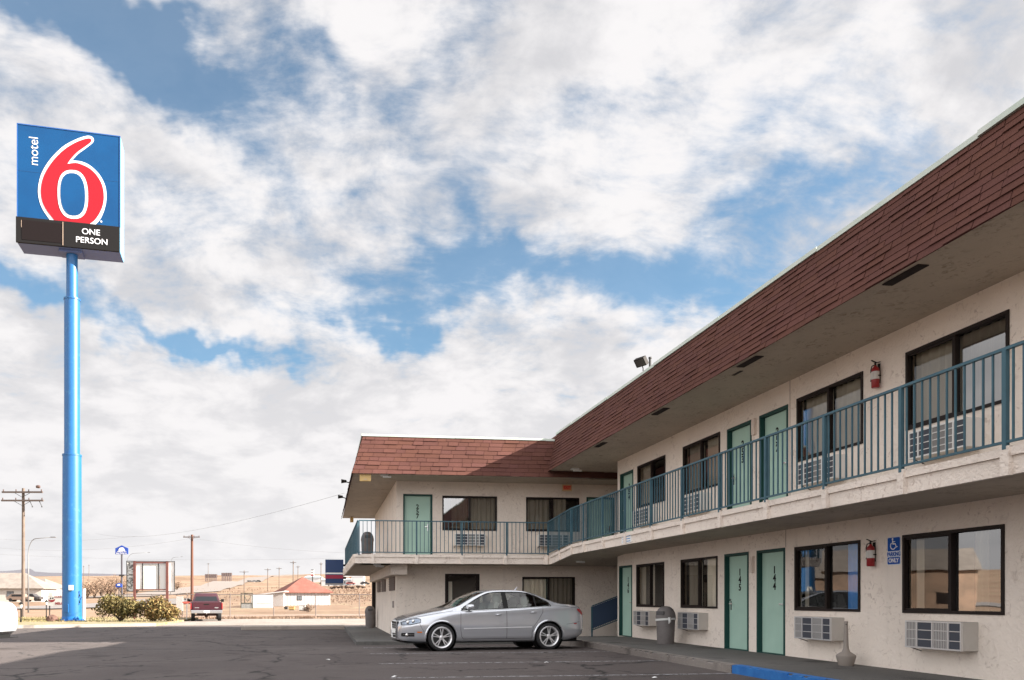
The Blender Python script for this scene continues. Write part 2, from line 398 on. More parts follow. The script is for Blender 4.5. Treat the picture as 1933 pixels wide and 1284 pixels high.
def asphalt_mat(name, base, dark, crack=True):
    m = bpy.data.materials.new(name); m.use_nodes = True; nt = m.node_tree; N = nt.nodes; L = nt.links; b = N['Principled BSDF']
    b.inputs['Roughness'].default_value = .88; b.inputs['Specular IOR Level'].default_value = .3
    tc = N.new('ShaderNodeTexCoord')
    def noise(s, d=6, r=.6, dist=0, out='Fac'):
        n = N.new('ShaderNodeTexNoise'); n.inputs['Scale'].default_value = s; n.inputs['Detail'].default_value = d; n.inputs['Roughness'].default_value = r; n.inputs['Distortion'].default_value = dist
        L.new(tc.outputs['Object'], n.inputs['Vector']); return n.outputs[out]
    def rng(x, a, c, e=0.0, f=1.0):
        n = N.new('ShaderNodeMapRange'); L.new(x, n.inputs[0]); n.inputs[1].default_value = a; n.inputs[2].default_value = c; n.inputs[3].default_value = e; n.inputs[4].default_value = f; return n.outputs[0]
    def mul(x, y):
        n = N.new('ShaderNodeMath'); n.operation = 'MULTIPLY'; L.new(x, n.inputs[0]); L.new(y, n.inputs[1]); return n.outputs[0]
    def mix(f, a, c):
        n = N.new('ShaderNodeMix'); n.data_type = 'RGBA'; L.new(f, n.inputs[0])
        if isinstance(a, tuple): n.inputs[6].default_value = (*a, 1)
        else: L.new(a, n.inputs[6])
        n.inputs[7].default_value = (*c, 1); return n.outputs[2]
    c = mix(rng(noise(.28, 5, .6, .8), .35, .66), base, dark)
    c = mix(rng(noise(1.4, 5, .65), .56, .72), c, tuple(x * .7 for x in dark))
    c = mix(rng(noise(90, 2), .58, .75), c, tuple(min(1, x * 1.9) for x in base))
    c = mix(rng(noise(6, 4), .68, .74), c, tuple(x * 1.5 for x in base))
    c = mix(rng(noise(.75, 3, .5), .63, .69, 0, .75), c, tuple(x * .45 for x in dark))
    c = mix(rng(noise(22, 3), .70, .76), c, tuple(x * 2.2 for x in base))
    if crack:
        wv = N.new('ShaderNodeVectorMath'); wv.operation = 'MULTIPLY_ADD'; L.new(noise(.9, 5, .65, 0, 'Color'), wv.inputs[0]); wv.inputs[1].default_value = (1.3, 1.3, 0); L.new(tc.outputs['Object'], wv.inputs[2])
        for s, wd, lo in ((.16, .007, .36), (.42, .013, .46)):
            v = N.new('ShaderNodeTexVoronoi'); v.feature = 'DISTANCE_TO_EDGE'; v.inputs['Scale'].default_value = s; L.new(wv.outputs[0], v.inputs['Vector'])
            k = mul(rng(v.outputs['Distance'], wd, wd * .25), rng(noise(.22 + s, 3), lo, lo + .06)); c = mix(k, c, (.018, .016, .015))
    L.new(c, b.inputs['Base Color'])
    bp = N.new('ShaderNodeBump'); bp.inputs['Strength'].default_value = .5; bp.inputs['Distance'].default_value = .008
    L.new(noise(60, 4), bp.inputs['Height']); L.new(bp.outputs[0], b.inputs['Normal'])
    return m
M_ASPH = asphalt_mat('asphalt', (.092, .077, .072), (.066, .054, .051))
M_CONC = asphalt_mat('concrete', (.33, .29, .255), (.26, .225, .195), False)
M_WALK = asphalt_mat('walk_concrete', (.125, .120, .112), (.090, .086, .080), False)
M_APRON = asphalt_mat('pale_concrete', (.26, .225, .20), (.21, .18, .155), False)

mb = MB(); ys = [-45, 0, 10, 19.5, 21, 22.5, 24.5, 30, 43.6]
for i in range(len(ys) - 1):
    mb.quad((-75, ys[i], lot_z(ys[i])), (28, ys[i], lot_z(ys[i])), (28, ys[i + 1], lot_z(ys[i + 1])), (-75, ys[i + 1], lot_z(ys[i + 1])))
mb.quad((-75, 43.6, -.18), (28, 43.6, -.18), (28, 43.6, -.3), (-75, 43.6, -.3))
mb.build('parking_lot', M_ASPH, kind='structure', recalc=False)
mb = MB(); mb.box(-8.9, 60, 43.6, 58.0, -.3, -.172); mb.build('driveway', M_APRON, kind='structure')
# kerb and planting bed on the left
def strip(name, pts, w, z0, z1, m):
    mb = MB()
    for (a, b) in zip(pts[:-1], pts[1:]):
        a, b = Vector(a), Vector(b); n = Vector((-(b - a).y, (b - a).x)).normalized() * w
        q = [a, b, b + n, a + n]
        mb.prism([(p.x, p.y) for p in q], z0, z1, axis='z')
    return mb.build(name, m, kind='structure')
KP = [(-70, 27.0), (-30, 34.6), (-14.8, 40.6), (-8.8, 43.2)]
mb = MB()
poly = [(x, y + .02) for x, y in KP] + [(-8.9, 58), (-70, 58)]
mb.prism(poly, -.3, -.06, axis='z'); mb.build('planting_bed', mat('bed_soil', (.23, .17, .10), .95, bump=(6, .6, .05), var=[(.9, (.14, .14, .05), .46, .58), (6, (.30, .23, .15), .5, .7)]), kind='structure')
strip('kerb', KP, .45, -.35, -.03, M_CONC)
mb = MB(); mb.box(-3.75, 1.0, 36.9, 38.4, -.18, .0); mb.build('concrete_kerb_block', M_CONC, kind='structure', bevel=.03)

# roads far off, laid on the land
def ribbon(name, pts, w, m, lift=.06):
    mb = MB(); P = []
    for (a, b) in zip(pts[:-1], pts[1:]):
        a, b = Vector(a), Vector(b); k = max(1, int((b - a).length / 6))
        P += [a.lerp(b, i / k) for i in range(k)]
    P.append(Vector(pts[-1])); prev = None
    for i, p in enumerate(P):
        d = (P[min(i + 1, len(P) - 1)] - P[max(0, i - 1)]).normalized(); n = Vector((-d.y, d.x)); row = []
        dist = p.length
        for j in range(7):
            q = p + n * w * (j / 6 - .5); row.append((q.x, q.y, terr(q.x, q.y) + lift + dist * .0004))
        if prev:
            for j in range(6): mb.quad(prev[j], prev[j + 1], row[j + 1], row[j])
        prev = row
    return mb.build(name, m, kind='structure', recalc=True)
M_ROAD = mat('worn_road', (.155, .14, .135), .9, var=(.3, (.19, .17, .16), .4, .6))
ribbon('street', [(-190, 60), at(-300, 112), at(60, 118), at(300, 150), at(330, 190)], 16, M_ROAD, .1)
ribbon('highway', [at(200, 215), at(340, 260), at(400, 420), at(440, 620), at(500, 950), at(560, 1300)], 26, mat('far_road', (.20, .17, .15), .9), .12)
ribbon('dirt_track', [at(350, 64), at(480, 70), at(760, 74)], 9, mat('track', (.27, .19, .14), .95, var=(.6, (.22, .15, .11), .4, .6)), .03)

# walkways with kerb faces
mb = MB()
K = 6.8
yy = [-9, 0, 9, 12.3, 22.3, 24.0]; zz = [.14, .14, .14, .14, .14, -.05]
for i in range(len(yy) - 1):
    a, b, za, zb = yy[i], yy[i + 1], zz[i], zz[i + 1]
    mb.quad((K, a, za), (K, b, zb), (17, b, zb), (17, a, za))
    mb.quad((K, a, za), (K, a, -.3), (K, b, -.3), (K, b, zb))
mb.quad((K, 24, -.05), (17, 24, -.05), (17, 26.45, -.05), (K, 26.45, -.05))
mb.quad((1.0, 23.9, -.05), (K, 24.0, -.05), (K, 37.6, -.05), (1.0, 37.6, -.05))
mb.quad((1.0, 23.9, -.05), (1.0, 23.9, -.3), (K, 24.0, -.3), (K, 24.0, -.05))
mb.quad((1.0, 23.9, -.05), (1.0, 37.6, -.05), (1.0, 37.6, -.3), (1.0, 23.9, -.3))
mb.build('walkway', M_WALK, kind='structure', recalc=False)
mb = MB()      # poured kerb edge, chipped, in lengths
def kerb_len(mb, y0, y1, w=.14):
    n = max(1, int((y1 - y0) / .12)); rnd = random.Random(3)
    for i in range(n):
        a = y0 + (y1 - y0) * i / n; b = y0 + (y1 - y0) * (i + 1) / n
        def zt(y): return .14 if y < 22.3 else .14 - .19 * (y - 22.3) / 1.7
        c = rnd.uniform(.0, .018) if rnd.random() < .75 else rnd.uniform(.02, .05)
        za, zb = zt(a) + .004, zt(b) + .004
        mb.add([(K - .03, a, -.3), (K - .03 , a, za - c), (K + .02 + c, a, za), (K + w, a, za), (K - .03, b, -.3), (K - .03, b, zb - c), (K + .02 + c, b, zb), (K + w, b, zb)],
               [(0, 4, 5, 1), (1, 5, 6, 2), (2, 6, 7, 3), (0, 1, 2, 3), (7, 6, 5, 4)])
kerb_len(mb, 12.36, 24.0)
mb.build('walkway_kerb', asphalt_mat('kerb_concrete', (.22, .195, .175), (.14, .12, .108), False), kind='structure')
mb = MB(); kerb_len(mb, 4.0, 12.33)
mb.build('blue_kerb', mat('blue_kerb_paint', (.008, .11, .36), .6, var=(4, (.02, .16, .44), .4, .7)), kind='structure')
# painted bays, worn
m = bpy.data.materials.new('worn_stripe'); m.use_nodes = True; nt = m.node_tree; N = nt.nodes; L = nt.links
b = N['Principled BSDF']; b.inputs['Base Color'].default_value = (.42, .42, .43, 1); b.inputs['Roughness'].default_value = .8
tc = N.new('ShaderNodeTexCoord'); n = N.new('ShaderNodeTexNoise'); n.inputs['Scale'].default_value = 9; n.inputs['Detail'].default_value = 7; n.inputs['Roughness'].default_value = .75
L.new(tc.outputs['Object'], n.inputs['Vector']); mr = N.new('ShaderNodeMapRange'); L.new(n.outputs['Fac'], mr.inputs[0]); mr.inputs[1].default_value = .42; mr.inputs[2].default_value = .55
mr.inputs[4].default_value = .8; L.new(mr.outputs[0], b.inputs['Alpha'])
mb = MB()
for y in (6.7, 9.45, 12.2, 14.95, 17.75, 20.5):
    mb.quad((1.05, y, .004 + lot_z(y)), (6.72, y, .004 + lot_z(y)), (6.72, y + .09, .004 + lot_z(y)), (1.05, y + .09, .004 + lot_z(y)))
mb.build('parking_stripes', m, kind='structure')

# ------------------------------------------------------------------ motel
BLD = thing('motel', 'two-storey beige stucco motel with red shingle mansard roof and teal balcony rails', 'motel', (8.9, 23, 0))
XW, XR, YB = 8.9, 7.3, 26.45          # right wing wall, rail line; back wing wall
FL1, FL2, FLB1, FLB2 = .14, 2.90, -.05, 2.71
W_RIGHT = R(-90)

def wall(name, org, phi, Ln, z0, z1, ops, m=None, th=.14):
    mb = MB(); xs = sorted({0, Ln} | {o[0] for o in ops} | {o[1] for o in ops}); zs = sorted({z0, z1} | {o[2] for o in ops} | {o[3] for o in ops})
    for i in range(len(xs) - 1):
        for j in range(len(zs) - 1):
            cx, cz = (xs[i] + xs[i + 1]) / 2, (zs[j] + zs[j + 1]) / 2
            if any(o[0] < cx < o[1] and o[2] < cz < o[3] for o in ops): continue
            a, b, c, d = xs[i], xs[i + 1], zs[j], zs[j + 1]
            mb.quad((a, 0, c), (b, 0, c), (b, 0, d), (a, 0, d)); mb.quad((a, th, c), (a, th, d), (b, th, d), (b, th, c))
    for (a, b, c, d) in ops:
        mb.quad((a, 0, c), (a, th, c), (b, th, c), (b, 0, c)); mb.quad((a, 0, d), (b, 0, d), (b, th, d), (a, th, d))
        mb.quad((a, 0, c), (a, 0, d), (a, th, d), (a, th, c)); mb.quad((b, 0, c), (b, th, c), (b, th, d), (b, 0, d))
    mb.quad((0, 0, z0), (0, th, z0), (0, th, z1), (0, 0, z1)); mb.quad((Ln, 0, z0), (Ln, 0, z1), (Ln, th, z1), (Ln, th, z0))
    return mb.build(name, m or M_WALL, BLD, loc=(org[0], org[1], 0), rot=(0, 0, phi), world=True, recalc=False)

def curtain(mb, x0, x1, z0, z1, y=.16, mi=0, seed=0):
    rnd = random.Random(seed); n = max(6, int((x1 - x0) / .022)); ph = rnd.random() * 6
    ps = [(x0 + (x1 - x0) * i / n, y + .022 * math.sin(ph + i * .9 + .8 * math.sin(i * .31 + ph))) for i in range(n + 1)]
    for p, q in zip(ps[:-1], ps[1:]): mb.quad((p[0], p[1], z0), (q[0], q[1], z0), (q[0], q[1], z1), (p[0], p[1], z1), mi=mi)

def place_window(org, phi, u0, w, z0, h, cur=(), left='glass', right='screen', label=None, door=False, seed=1):
    """org, phi = wall frame; u0 = distance along the wall"""
    c, s = math.cos(phi), math.sin(phi)
    loc = (org[0] + c * u0, org[1] + s * u0, z0)
    mb = MB(); t = .045
    mb.box(0, w, -.02, .07, 0, t); mb.box(0, w, -.02, .07, h - t, h); mb.box(0, t, -.02, .07, t, h - t); mb.box(w - t, w, -.02, .07, t, h - t)
    m0 = w * .5
    mb.box(m0 - .028, m0 + .028, -.005, .075, t, h - t)
    mb.box(t, m0 - .028, .0, .03, t, t + .03); mb.box(t, m0 - .028, .0, .03, h - t - .03, h - t)
    fr = mb.build('window', M_WFRM, BLD, loc=loc, rot=(0, 0, phi), world=True)
    if label: fr['label'] = label
    G = {'glass': M_GLASS, 'bright': M_GLASSB, 'screen': M_SCREEN}
    MB().quad((t, .038, t), (m0 - .028, .038, t), (m0 - .028, .038, h - t), (t, .038, h - t)).build('pane', G[left], fr, recalc=False)
    MB().quad((m0 + .028, .055, t), (w - t, .055, t), (w - t, .055, h - t), (m0 + .028, .055, h - t)).build('pane', G[right], fr, recalc=False)
    ml = [M_CUR, M_CURW, M_CURB]
    for k, (a, b, mi) in enumerate(cur):
        cm = MB(); curtain(cm, a * w, b * w, .02, h - .02, seed=seed + k); cm.build('curtain', ml[mi], fr, smooth=True, recalc=False)
    return fr

def place_door(org, phi, u0, z0, num, w=1.0, h=2.08, lever='left', lab=None):
    c, s = math.cos(phi), math.sin(phi); loc = (org[0] + c * u0, org[1] + s * u0, z0)
    mb = MB(); mb.box(.055, w - .055, .085, .125, .015, h - .055)
    d = mb.build('door', M_DOOR, BLD, loc=loc, rot=(0, 0, phi), world=True, bevel=.004)
    d['label'] = lab or f'mint green door numbered {num}'
    fb = MB(); fb.box(0, .05, -.012, .14, 0, h); fb.box(w - .05, w, -.012, .14, 0, h); fb.box(.05, w - .05, -.012, .14, h - .05, h); fb.box(.05, w - .05, -.005, .14, 0, .014)
    fb.build('door_frame', M_DFRM, d)
    hb = MB(); x = .14 if lever == 'left' else w - .14
    dx = 1 if lever == 'left' else -1
    hb.box(x - .022, x + .022, .074, .086, .86, 1.10); hb.tube((x, .085, 1.0), (x, .03, 1.0), .014); hb.box(min(x, x + dx * .12), max(x, x + dx * .12), .025, .042, .99, 1.012)
    hb.tube((x, .085, 1.08), (x, .055, 1.08), .028, n=12); hb.tube((x, .085, .90), (x, .06, .90), .012)
    hb.build('handle', M_CHROME, d)
    for i, ch in enumerate(num):
        text('room_number', ch, .205, M_BLACK, d, loc=(w * .5, .080, 1.68 - i * .165), ext=.003, sx=.95, bold=.005)
    return d

def place_ac(org, phi, u0, z0, style=0):
    c, s = math.cos(phi), math.sin(phi); loc = (org[0] + c * u0, org[1] + s * u0, z0)
    w, h, d = 1.04, .40, .25
    mb = MB(); mb.box(0, w, -d + .02, .02, 0, h)
    a = mb.build('air_conditioner', M_ACB if style == 0 else M_ACW, BLD, loc=loc, rot=(0, 0, phi), world=True, bevel=.008)
    g = MB(); y0, y1 = -d - .012, -d + .019
    t = .022
    g.box(0, w, y0, y1, 0, t); g.box(0, w, y0, y1, h - t, h); g.box(0, t, y0, y1, t, h - t); g.box(w - t, w, y0, y1, t, h - t)
    cols = (.22, .50, .78) if style == 0 else (.18, .42, .68, .80)
    for q in cols: g.box(q * w - .012, q * w + .012, y0 - .001, y1, t, h - t)
    rows = (1 / 3, 2 / 3) if style == 0 else (.25, .5, .75)
    for q in rows: g.box(t, w - t, y0 + .003, y1 - .006, q * h - .006, q * h + .006)
    g.build('grille', M_ACS if style == 0 else M_ACW, a)
    v = MB(); edges = [0] + list(cols) + [1]
    dark = {0: (1, 3), 1: (0, 1, 4)}[style]
    for i in range(len(edges) - 1):
        v.box(edges[i] * w + .012, edges[i + 1] * w - .012, -d - .001, -d + .018, t, h - t, mi=(0 if i in dark else 1))
        if i not in dark and style == 0:
            for k in range(int((edges[i + 1] - edges[i]) * w / .03)): v.box(edges[i] * w + .02 + k * .03, edges[i] * w + .028 + k * .03, -d - .006, -d - .001, t, h - t, mi=2)
    v.build('vent_panel', [M_ACD, M_ACM, M_ACS], a)
    sb = MB(); sb.tube((.04, -d + .05, 0), (.0, -.02, -.05), .008, n=5); sb.tube((.0, -.02, -.05), (.02, -.01, -.06), .006, n=5); sb.build('bracket', M_BLACK, a)
    return a
M_ACB = mat('aged_beige_metal', (.50, .47, .43), .55, var=(4, (.42, .39, .35), .5, .7))
M_ACW = mat('white_metal', (.72, .71, .68), .45)
M_ACS = mat('aluminium', (.62, .61, .60), .35, .6)
M_ACD = mat('dark_vent', (.05, .055, .07), .6)
M_ACM = mat('coil_mesh', (.24, .23, .22), .6, .3)

# ---- right wing: u runs from the far corner (y = 22.95) towards the camera
OR = (XW, 22.95)
def uy(px, X=XW):
    k = (px - CX) / F; return 22.95 - X * (cs - sn * k) / (sn + cs * k)
LR = 36.0
up_doors = [(1171, '254', 'left', 'mint green upstairs door at the far inner corner, its number half hidden'), (1373, '253', 'left', 'mint green upstairs door numbered 253'), (1434, '252', 'right', 'mint green upstairs door numbered 252')]
lo_doors = [(1169, '146', 'right', None), (1368, '145', 'left', None), (1429, '144', 'right', None)]
WZ = .885; WH = 1.2; DW = 1.0
rnd = random.Random(5)
ops_lo, ops_up = [], []
def winspec(p0, p1): a = uy(p0); b = uy(p1); return a, b - a
lo_w = [(1202, 1255, dict(cur=[(0, .18, 0), (.26, .46, 1)], left='glass', right='screen', label='narrow ground floor window beside door 146')),
        (1286, 1356, dict(cur=[(.06, .42, 0), (.56, .9, 1)], left='screen', right='glass', label='ground floor window beside door 145 with one drawn curtain')),
        (1501, 1625, dict(cur=[(.02, .1, 0), (.72, .94, 2)], left='glass', right='glass', label='ground floor window with a blue curtain')),
        (1705, 1897, dict(cur=[(.03, .12, 0), (.66, .76, 1)], left='glass', right='bright', label='large ground floor window by the parking sign'))]
up_w = [(1204, 1257, dict(cur=[(0, .3, 0)], left='glass', right='screen', label='narrow upstairs window next to the far corner door')),
        (1290, 1361, dict(cur=[(.02, .45, 0), (.52, .98, 0)], left='screen', right='glass', label='upstairs window beside door 253')),
        (1505, 1631, dict(cur=[(.02, .45, 0), (.5, .98, 0)], left='glass', right='glass', label='upstairs window beside door 252')),
        (1711, 1906, dict(cur=[(.02, .48, 0), (.5, .98, 0)], left='glass', right='bright', label='large upstairs window nearest the camera with beige curtains'))]
for lst, ops, fl in ((lo_w, ops_lo, FL1), (up_w, ops_up, FL2 + .04)):
    for k, (p0, p1, kw) in enumerate(lst):
        u, w = winspec(p0, p1); w = min(w, 1.83); h = WH
        ops.append((u, u + w, fl + WZ, fl + WZ + h)); place_window(OR, W_RIGHT, u, w, fl + WZ, h, seed=k * 7 + int(fl), **kw)
for lst, ops, fl in ((lo_doors, ops_lo, FL1), (up_doors, ops_up, FL2)):
    for (p, num, lev, lab) in lst:
        u = uy(p); ops.append((u, u + DW, fl, fl + 2.1)); place_door(OR, W_RIGHT, u, fl, num, DW, 2.1, lev, lab)
for p in (1196, 1280, 1500.5, 1709.8): place_ac(OR, W_RIGHT, 22.95 - (22.95 - uy(p, XW - .25)), FL1 + .38)
for p in (1195.6, 1284, 1506, 1716): place_ac(OR, W_RIGHT, uy(p, XW - .25), FL2 + .41, 1)
wall('wall', OR, W_RIGHT, LR, -.2, 2.62, ops_lo); wall('wall', OR, W_RIGHT, LR, 2.62, 5.46, ops_up)
# dark backing sheets behind the windows: the rooms' dimness is painted in
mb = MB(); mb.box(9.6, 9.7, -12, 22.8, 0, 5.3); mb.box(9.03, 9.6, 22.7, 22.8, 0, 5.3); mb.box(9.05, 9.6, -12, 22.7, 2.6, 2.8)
mb.build('dark_backing', M_DARK, BLD, world=True)
# end wall of the right wing in the stair passage
mb = MB(); mb.box(9.045, 17, 22.82, 22.95, -.2, 5.46); mb.build('end_wall', M_WALL, BLD, world=True)
# vertical control joints in the stucco
mb = MB()
for (p, z0, z1) in ((1491.5, 2.95, 5.44), (1483.5, 2.245, 2.58)):
    y = 22.95 - uy(p); mb.box(XW - .006, XW + .01, y - .006, y + .006, z0, z1)
mb.build('stucco_joint', mat('joint_brown', (.36, .29, .25), .9), BLD, world=True)  # even brown strips, darker than the stucco

# balcony slab, soffits and roof
def prism_x(mb, x0, x1, pts, mi=0):   # pts of (y, z)
    mb.prism(pts, x0, x1, axis='x', mi=mi)
YF = 24.85
mb = MB()
mb.box(XR + .06, XW - .002, -13, 22.4, 2.585, 2.86)
prism_x(mb, XR + .06, XW - .002, [(22.4, 2.585), (22.4, 2.86), (24.6, 2.67), (24.6, 2.395)])
mb.box(XR + .06, 17, 24.6, YB - .002, 2.395, 2.67); prism_x(mb, XW - .002, 17, [(22.96, 2.54), (22.96, 2.81), (24.6, 2.67), (24.6, 2.395)])
mb.box(1.22, XR + .06, YF + .06, YB - .002, 2.395, 2.67); mb.box(.98 + .06, 2.46 - .002, YF + .06, 39.0, 2.395, 2.668)
mb.box(2.458, 17, 37.402, 39.0, 2.395, 2.667)
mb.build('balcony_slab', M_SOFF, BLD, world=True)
# fascia boards with brackets
mb = MB()
def fascia_x(x, y0, z0, y1, z1):      # runs along y at x, z = bottom
    prism_x(mb, x, x + .06, [(y0, z0), (y0, z0 + .20), (y1, z1 + .20), (y1, z1)])
    prism_x(mb, x - .03, x + .06, [(y0, z0 + .20), (y0, z0 + .29), (y1, z1 + .29), (y1, z1 + .20)])
fascia_x(XR, -13, 2.57, 22.4, 2.57); fascia_x(XR, 22.4, 2.57, 24.6, 2.38)
mb.box(XR, XR + .06, 24.6, YF, 2.38, 2.67)
mb.box(1.0, XR, YF, YF + .06, 2.38, 2.58); mb.box(1.0, XR, YF - .03, YF + .06, 2.58, 2.67)
fascia_x(.98, YF + .06, 2.38, 39.0, 2.38)
for k in range(0, 22):
    y = 7.55 + 1.53 * (k - 10)
    if -12 < y < 22.3: mb.box(XR - .055, XR - .001, y - .055, y + .055, 2.56, 2.875)
for y in (22.4, 23.6): mb.box(XR - .055, XR - .001, y - .05, y + .05, 2.60 - (y - 22.4) * .0864 - .03, 2.86 - (y - 22.4) * .0864)
for x in (1.55, 2.95, 4.42, 5.85, 7.2): mb.box(x - .05, x + .05, YF - .055, YF - .001, 2.37, 2.685)
for k in range(12): mb.box(.98 - .055, .98 - .001, YF + .2 + k * 1.2, YF + .3 + k * 1.2, 2.37, 2.66)
mb.build('balcony_fascia', M_FASC, BLD, world=True)
mb = MB()      # soffit under the roof
mb.box(XR + .03, XW + .3, -13, YF + .5, 5.44, 5.47); mb.box(XW + .3, 17, 22.9, YB + .3, 5.43, 5.46)
mb.box(.95, XR + .8, YF + .03, YB + .2, 5.25, 5.28); mb.box(XR + .8, 17, YF + .45, YB + .2, 5.245, 5.275); mb.box(.95, 2.6, YB + .2, 38.9, 5.25, 5.28); mb.box(2.6, 17, 37.3, 38.9, 5.25, 5.28)
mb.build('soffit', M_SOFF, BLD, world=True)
mb = MB(); mb.box(7.75, 17.5, -13, 25.3, 6.66, 6.72); mb.box(1.35, 17.5, 25.3, 38.6, 6.44, 6.5); mb.build('roof', M_ROOF, BLD, world=True)
mb = MB(); mb.box(9.1, 17, -13, -12.9, -.2, 6.6); mb.box(16.9, 17, -12.9, 38, -.2, 6.4); mb.build('rear_wall', M_WALL, BLD, world=True)

# mansard: every shingle laid in courses, each tab its own little slab
mS = bpy.data.materials.new('red_shingle'); mS.use_nodes = True; nt = mS.node_tree; N = nt.nodes; L = nt.links; b = N['Principled BSDF']; b.inputs['Roughness'].default_value = .95; b.inputs['Specular IOR Level'].default_value = .15
at_ = N.new('ShaderNodeVertexColor'); at_.layer_name = 'tab'
tc = N.new('ShaderNodeTexCoord'); n = N.new('ShaderNodeTexNoise'); n.inputs['Scale'].default_value = 60; n.inputs['Detail'].default_value = 4; L.new(tc.outputs['Object'], n.inputs['Vector'])
n2 = N.new('ShaderNodeTexNoise'); n2.inputs['Scale'].default_value = .8; n2.inputs['Detail'].default_value = 4; L.new(tc.outputs['Object'], n2.inputs['Vector'])
mr = N.new('ShaderNodeMapRange'); L.new(n.outputs['Fac'], mr.inputs[0]); mr.inputs[1].default_value = .3; mr.inputs[2].default_value = .7; mr.inputs[3].default_value = .8; mr.inputs[4].default_value = 1.15
mr2 = N.new('ShaderNodeMapRange'); L.new(n2.outputs['Fac'], mr2.inputs[0]); mr2.inputs[1].default_value = .3; mr2.inputs[2].default_value = .7; mr2.inputs[3].default_value = .88; mr2.inputs[4].default_value = 1.08
mm = N.new('ShaderNodeMath'); mm.operation = 'MULTIPLY'; L.new(mr.outputs[0], mm.inputs[0]); L.new(mr2.outputs[0], mm.inputs[1])
vm_ = N.new('ShaderNodeVectorMath'); vm_.operation = 'SCALE'; L.new(at_.outputs[0], vm_.inputs[0]); L.new(mm.outputs[0], vm_.inputs['Scale']); L.new(vm_.outputs[0], b.inputs['Base Color'])
bp = N.new('ShaderNodeBump'); bp.inputs['Strength'].default_value = .5; bp.inputs['Distance'].default_value = .004; L.new(n.outputs['Fac'], bp.inputs['Height']); L.new(bp.outputs[0], b.inputs['Normal'])

def mansard(name, P0, P1, T0, T1, rows, seed):
    """P0-P1 bottom edge, T0-T1 top edge (left to right seen from outside)"""
    P0, P1, T0, T1 = map(Vector, (P0, P1, T0, T1)); rnd = random.Random(seed); mb = MB(); cols = []
    nrm = (P1 - P0).cross(T0 - P0).normalized()
    base = MB()
    def pt(u, v, h=0): return P0.lerp(P1, u).lerp(T0.lerp(T1, u), v) + nrm * h
    Ln = (P1 - P0).length
    mb.quad(pt(0, 0), pt(1, 0), pt(1, 1), pt(0, 1)); cols.append((.08, .03, .03))
    for r in range(rows):
        v0, v1 = r / rows, min(1, (r + 1.12) / rows); u = -rnd.random() * .4
        while u < Ln:
            w = rnd.choice((.30, .34, .42, .46, .5)); a, c = max(0, u) / Ln, min(Ln, u + w - .012) / Ln; u += w
            if c <= a: continue
            t = rnd.choice((.013, .015, .018, .026)); k = rnd.uniform(.92, 1.07); col = (.106 * k, .046 * k, .035 * k * rnd.uniform(.95, 1.1))
            dv = rnd.choice((0, 0, 0, .006)) 
            A, B, C, D = pt(a, v0 + dv, t), pt(c, v0 + dv, t), pt(c, v1, .004), pt(a, v1, .004); E, Fv = pt(a, v0 + dv, 0), pt(c, v0 + dv, 0)
            mb.quad(A, B, C, D); mb.quad(E, Fv, B, A); mb.quad(E, A, D); mb.quad(Fv, C, B); cols += [col, tuple(x * .9 for x in col), col, col]
    o = mb.build(name, mS, BLD, world=True, recalc=False)
    ca = o.data.color_attributes.new('tab', 'FLOAT_COLOR', 'CORNER')
    for p, c in zip(o.data.polygons, cols):
        for li in p.loop_indices: ca.data[li].color = (*c, 1)
    return o
ME = 5.22
mansard('mansard_roof', (XR, 25.6, 5.42), (XR, -13, 5.42), (XR + .4, 25.9, 6.70), (XR + .4, -13, 6.70), 12, 1)
mansard('mansard_roof', (.90, YF, ME), (12.5, YF, ME), (1.28, YF + .4, 6.50), (12.5, YF + .4, 6.50), 9, 2)
mansard('mansard_roof', (.90, 39.1, ME), (.90, YF, ME), (1.28, 38.7, 6.50), (1.28, YF + .4, 6.50), 9, 3)
mb = MB()
def coping(pts, w=.16):
    for (a, b) in zip(pts[:-1], pts[1:]):
        a, b = Vector(a), Vector(b); d = (b - a).normalized(); n = Vector((-d.y, d.x, 0)) * w
        mb.add([a, b, b + n, a + n, a + Vector((0, 0, .07)), b + Vector((0, 0, .07)), b + n + Vector((0, 0, .07)), a + n + Vector((0, 0, .07))], [(0, 1, 2, 3), (7, 6, 5, 4), (0, 4, 5, 1), (1, 5, 6, 2), (2, 6, 7, 3), (3, 7, 4, 0)])
y = -13.0; rnd = random.Random(9)
while y < 25.1:
    e = min(25.25, y + 3.05); j = rnd.uniform(-.006, .01); coping([(7.66 - j, e - .01, 6.685 + j), (7.66 - j, y, 6.685 + j)], .2); y = e
x = 1.22
while x < 7.6:
    e = min(7.62, x + 3.05); j = rnd.uniform(-.004, .008); coping([(x, 25.22 - j, 6.485 + j), (e - .008, 25.22 - j, 6.485 + j)], .2); x = e
coping([(1.22, 38.7, 6.487), (1.22, 25.3, 6.487)], .2)
mb.build('roof_coping', M_COPE, BLD, world=True)
# soffit vents
for y in (-1.9, 1.85, 5.58, 9.28, 13.0, 16.7, 20.5):
    mb = MB(); mb.box(7.40, 7.55, y - .32, y + .32, 5.425, 5.437)
    for k in range(6): mb.box(7.41 + k * .022, 7.42 + k * .022, y - .31, y + .31, 5.418, 5.425)
    mb.build('soffit_vent', mat('vent_dark', (.03, .02, .018), .8), BLD, world=True)
mb = MB(); mb.box(7.6, 7.66, 13.55, 13.85, 5.43, 5.437); mb.build('soffit_vent', MATS['vent_dark'], BLD, world=True)

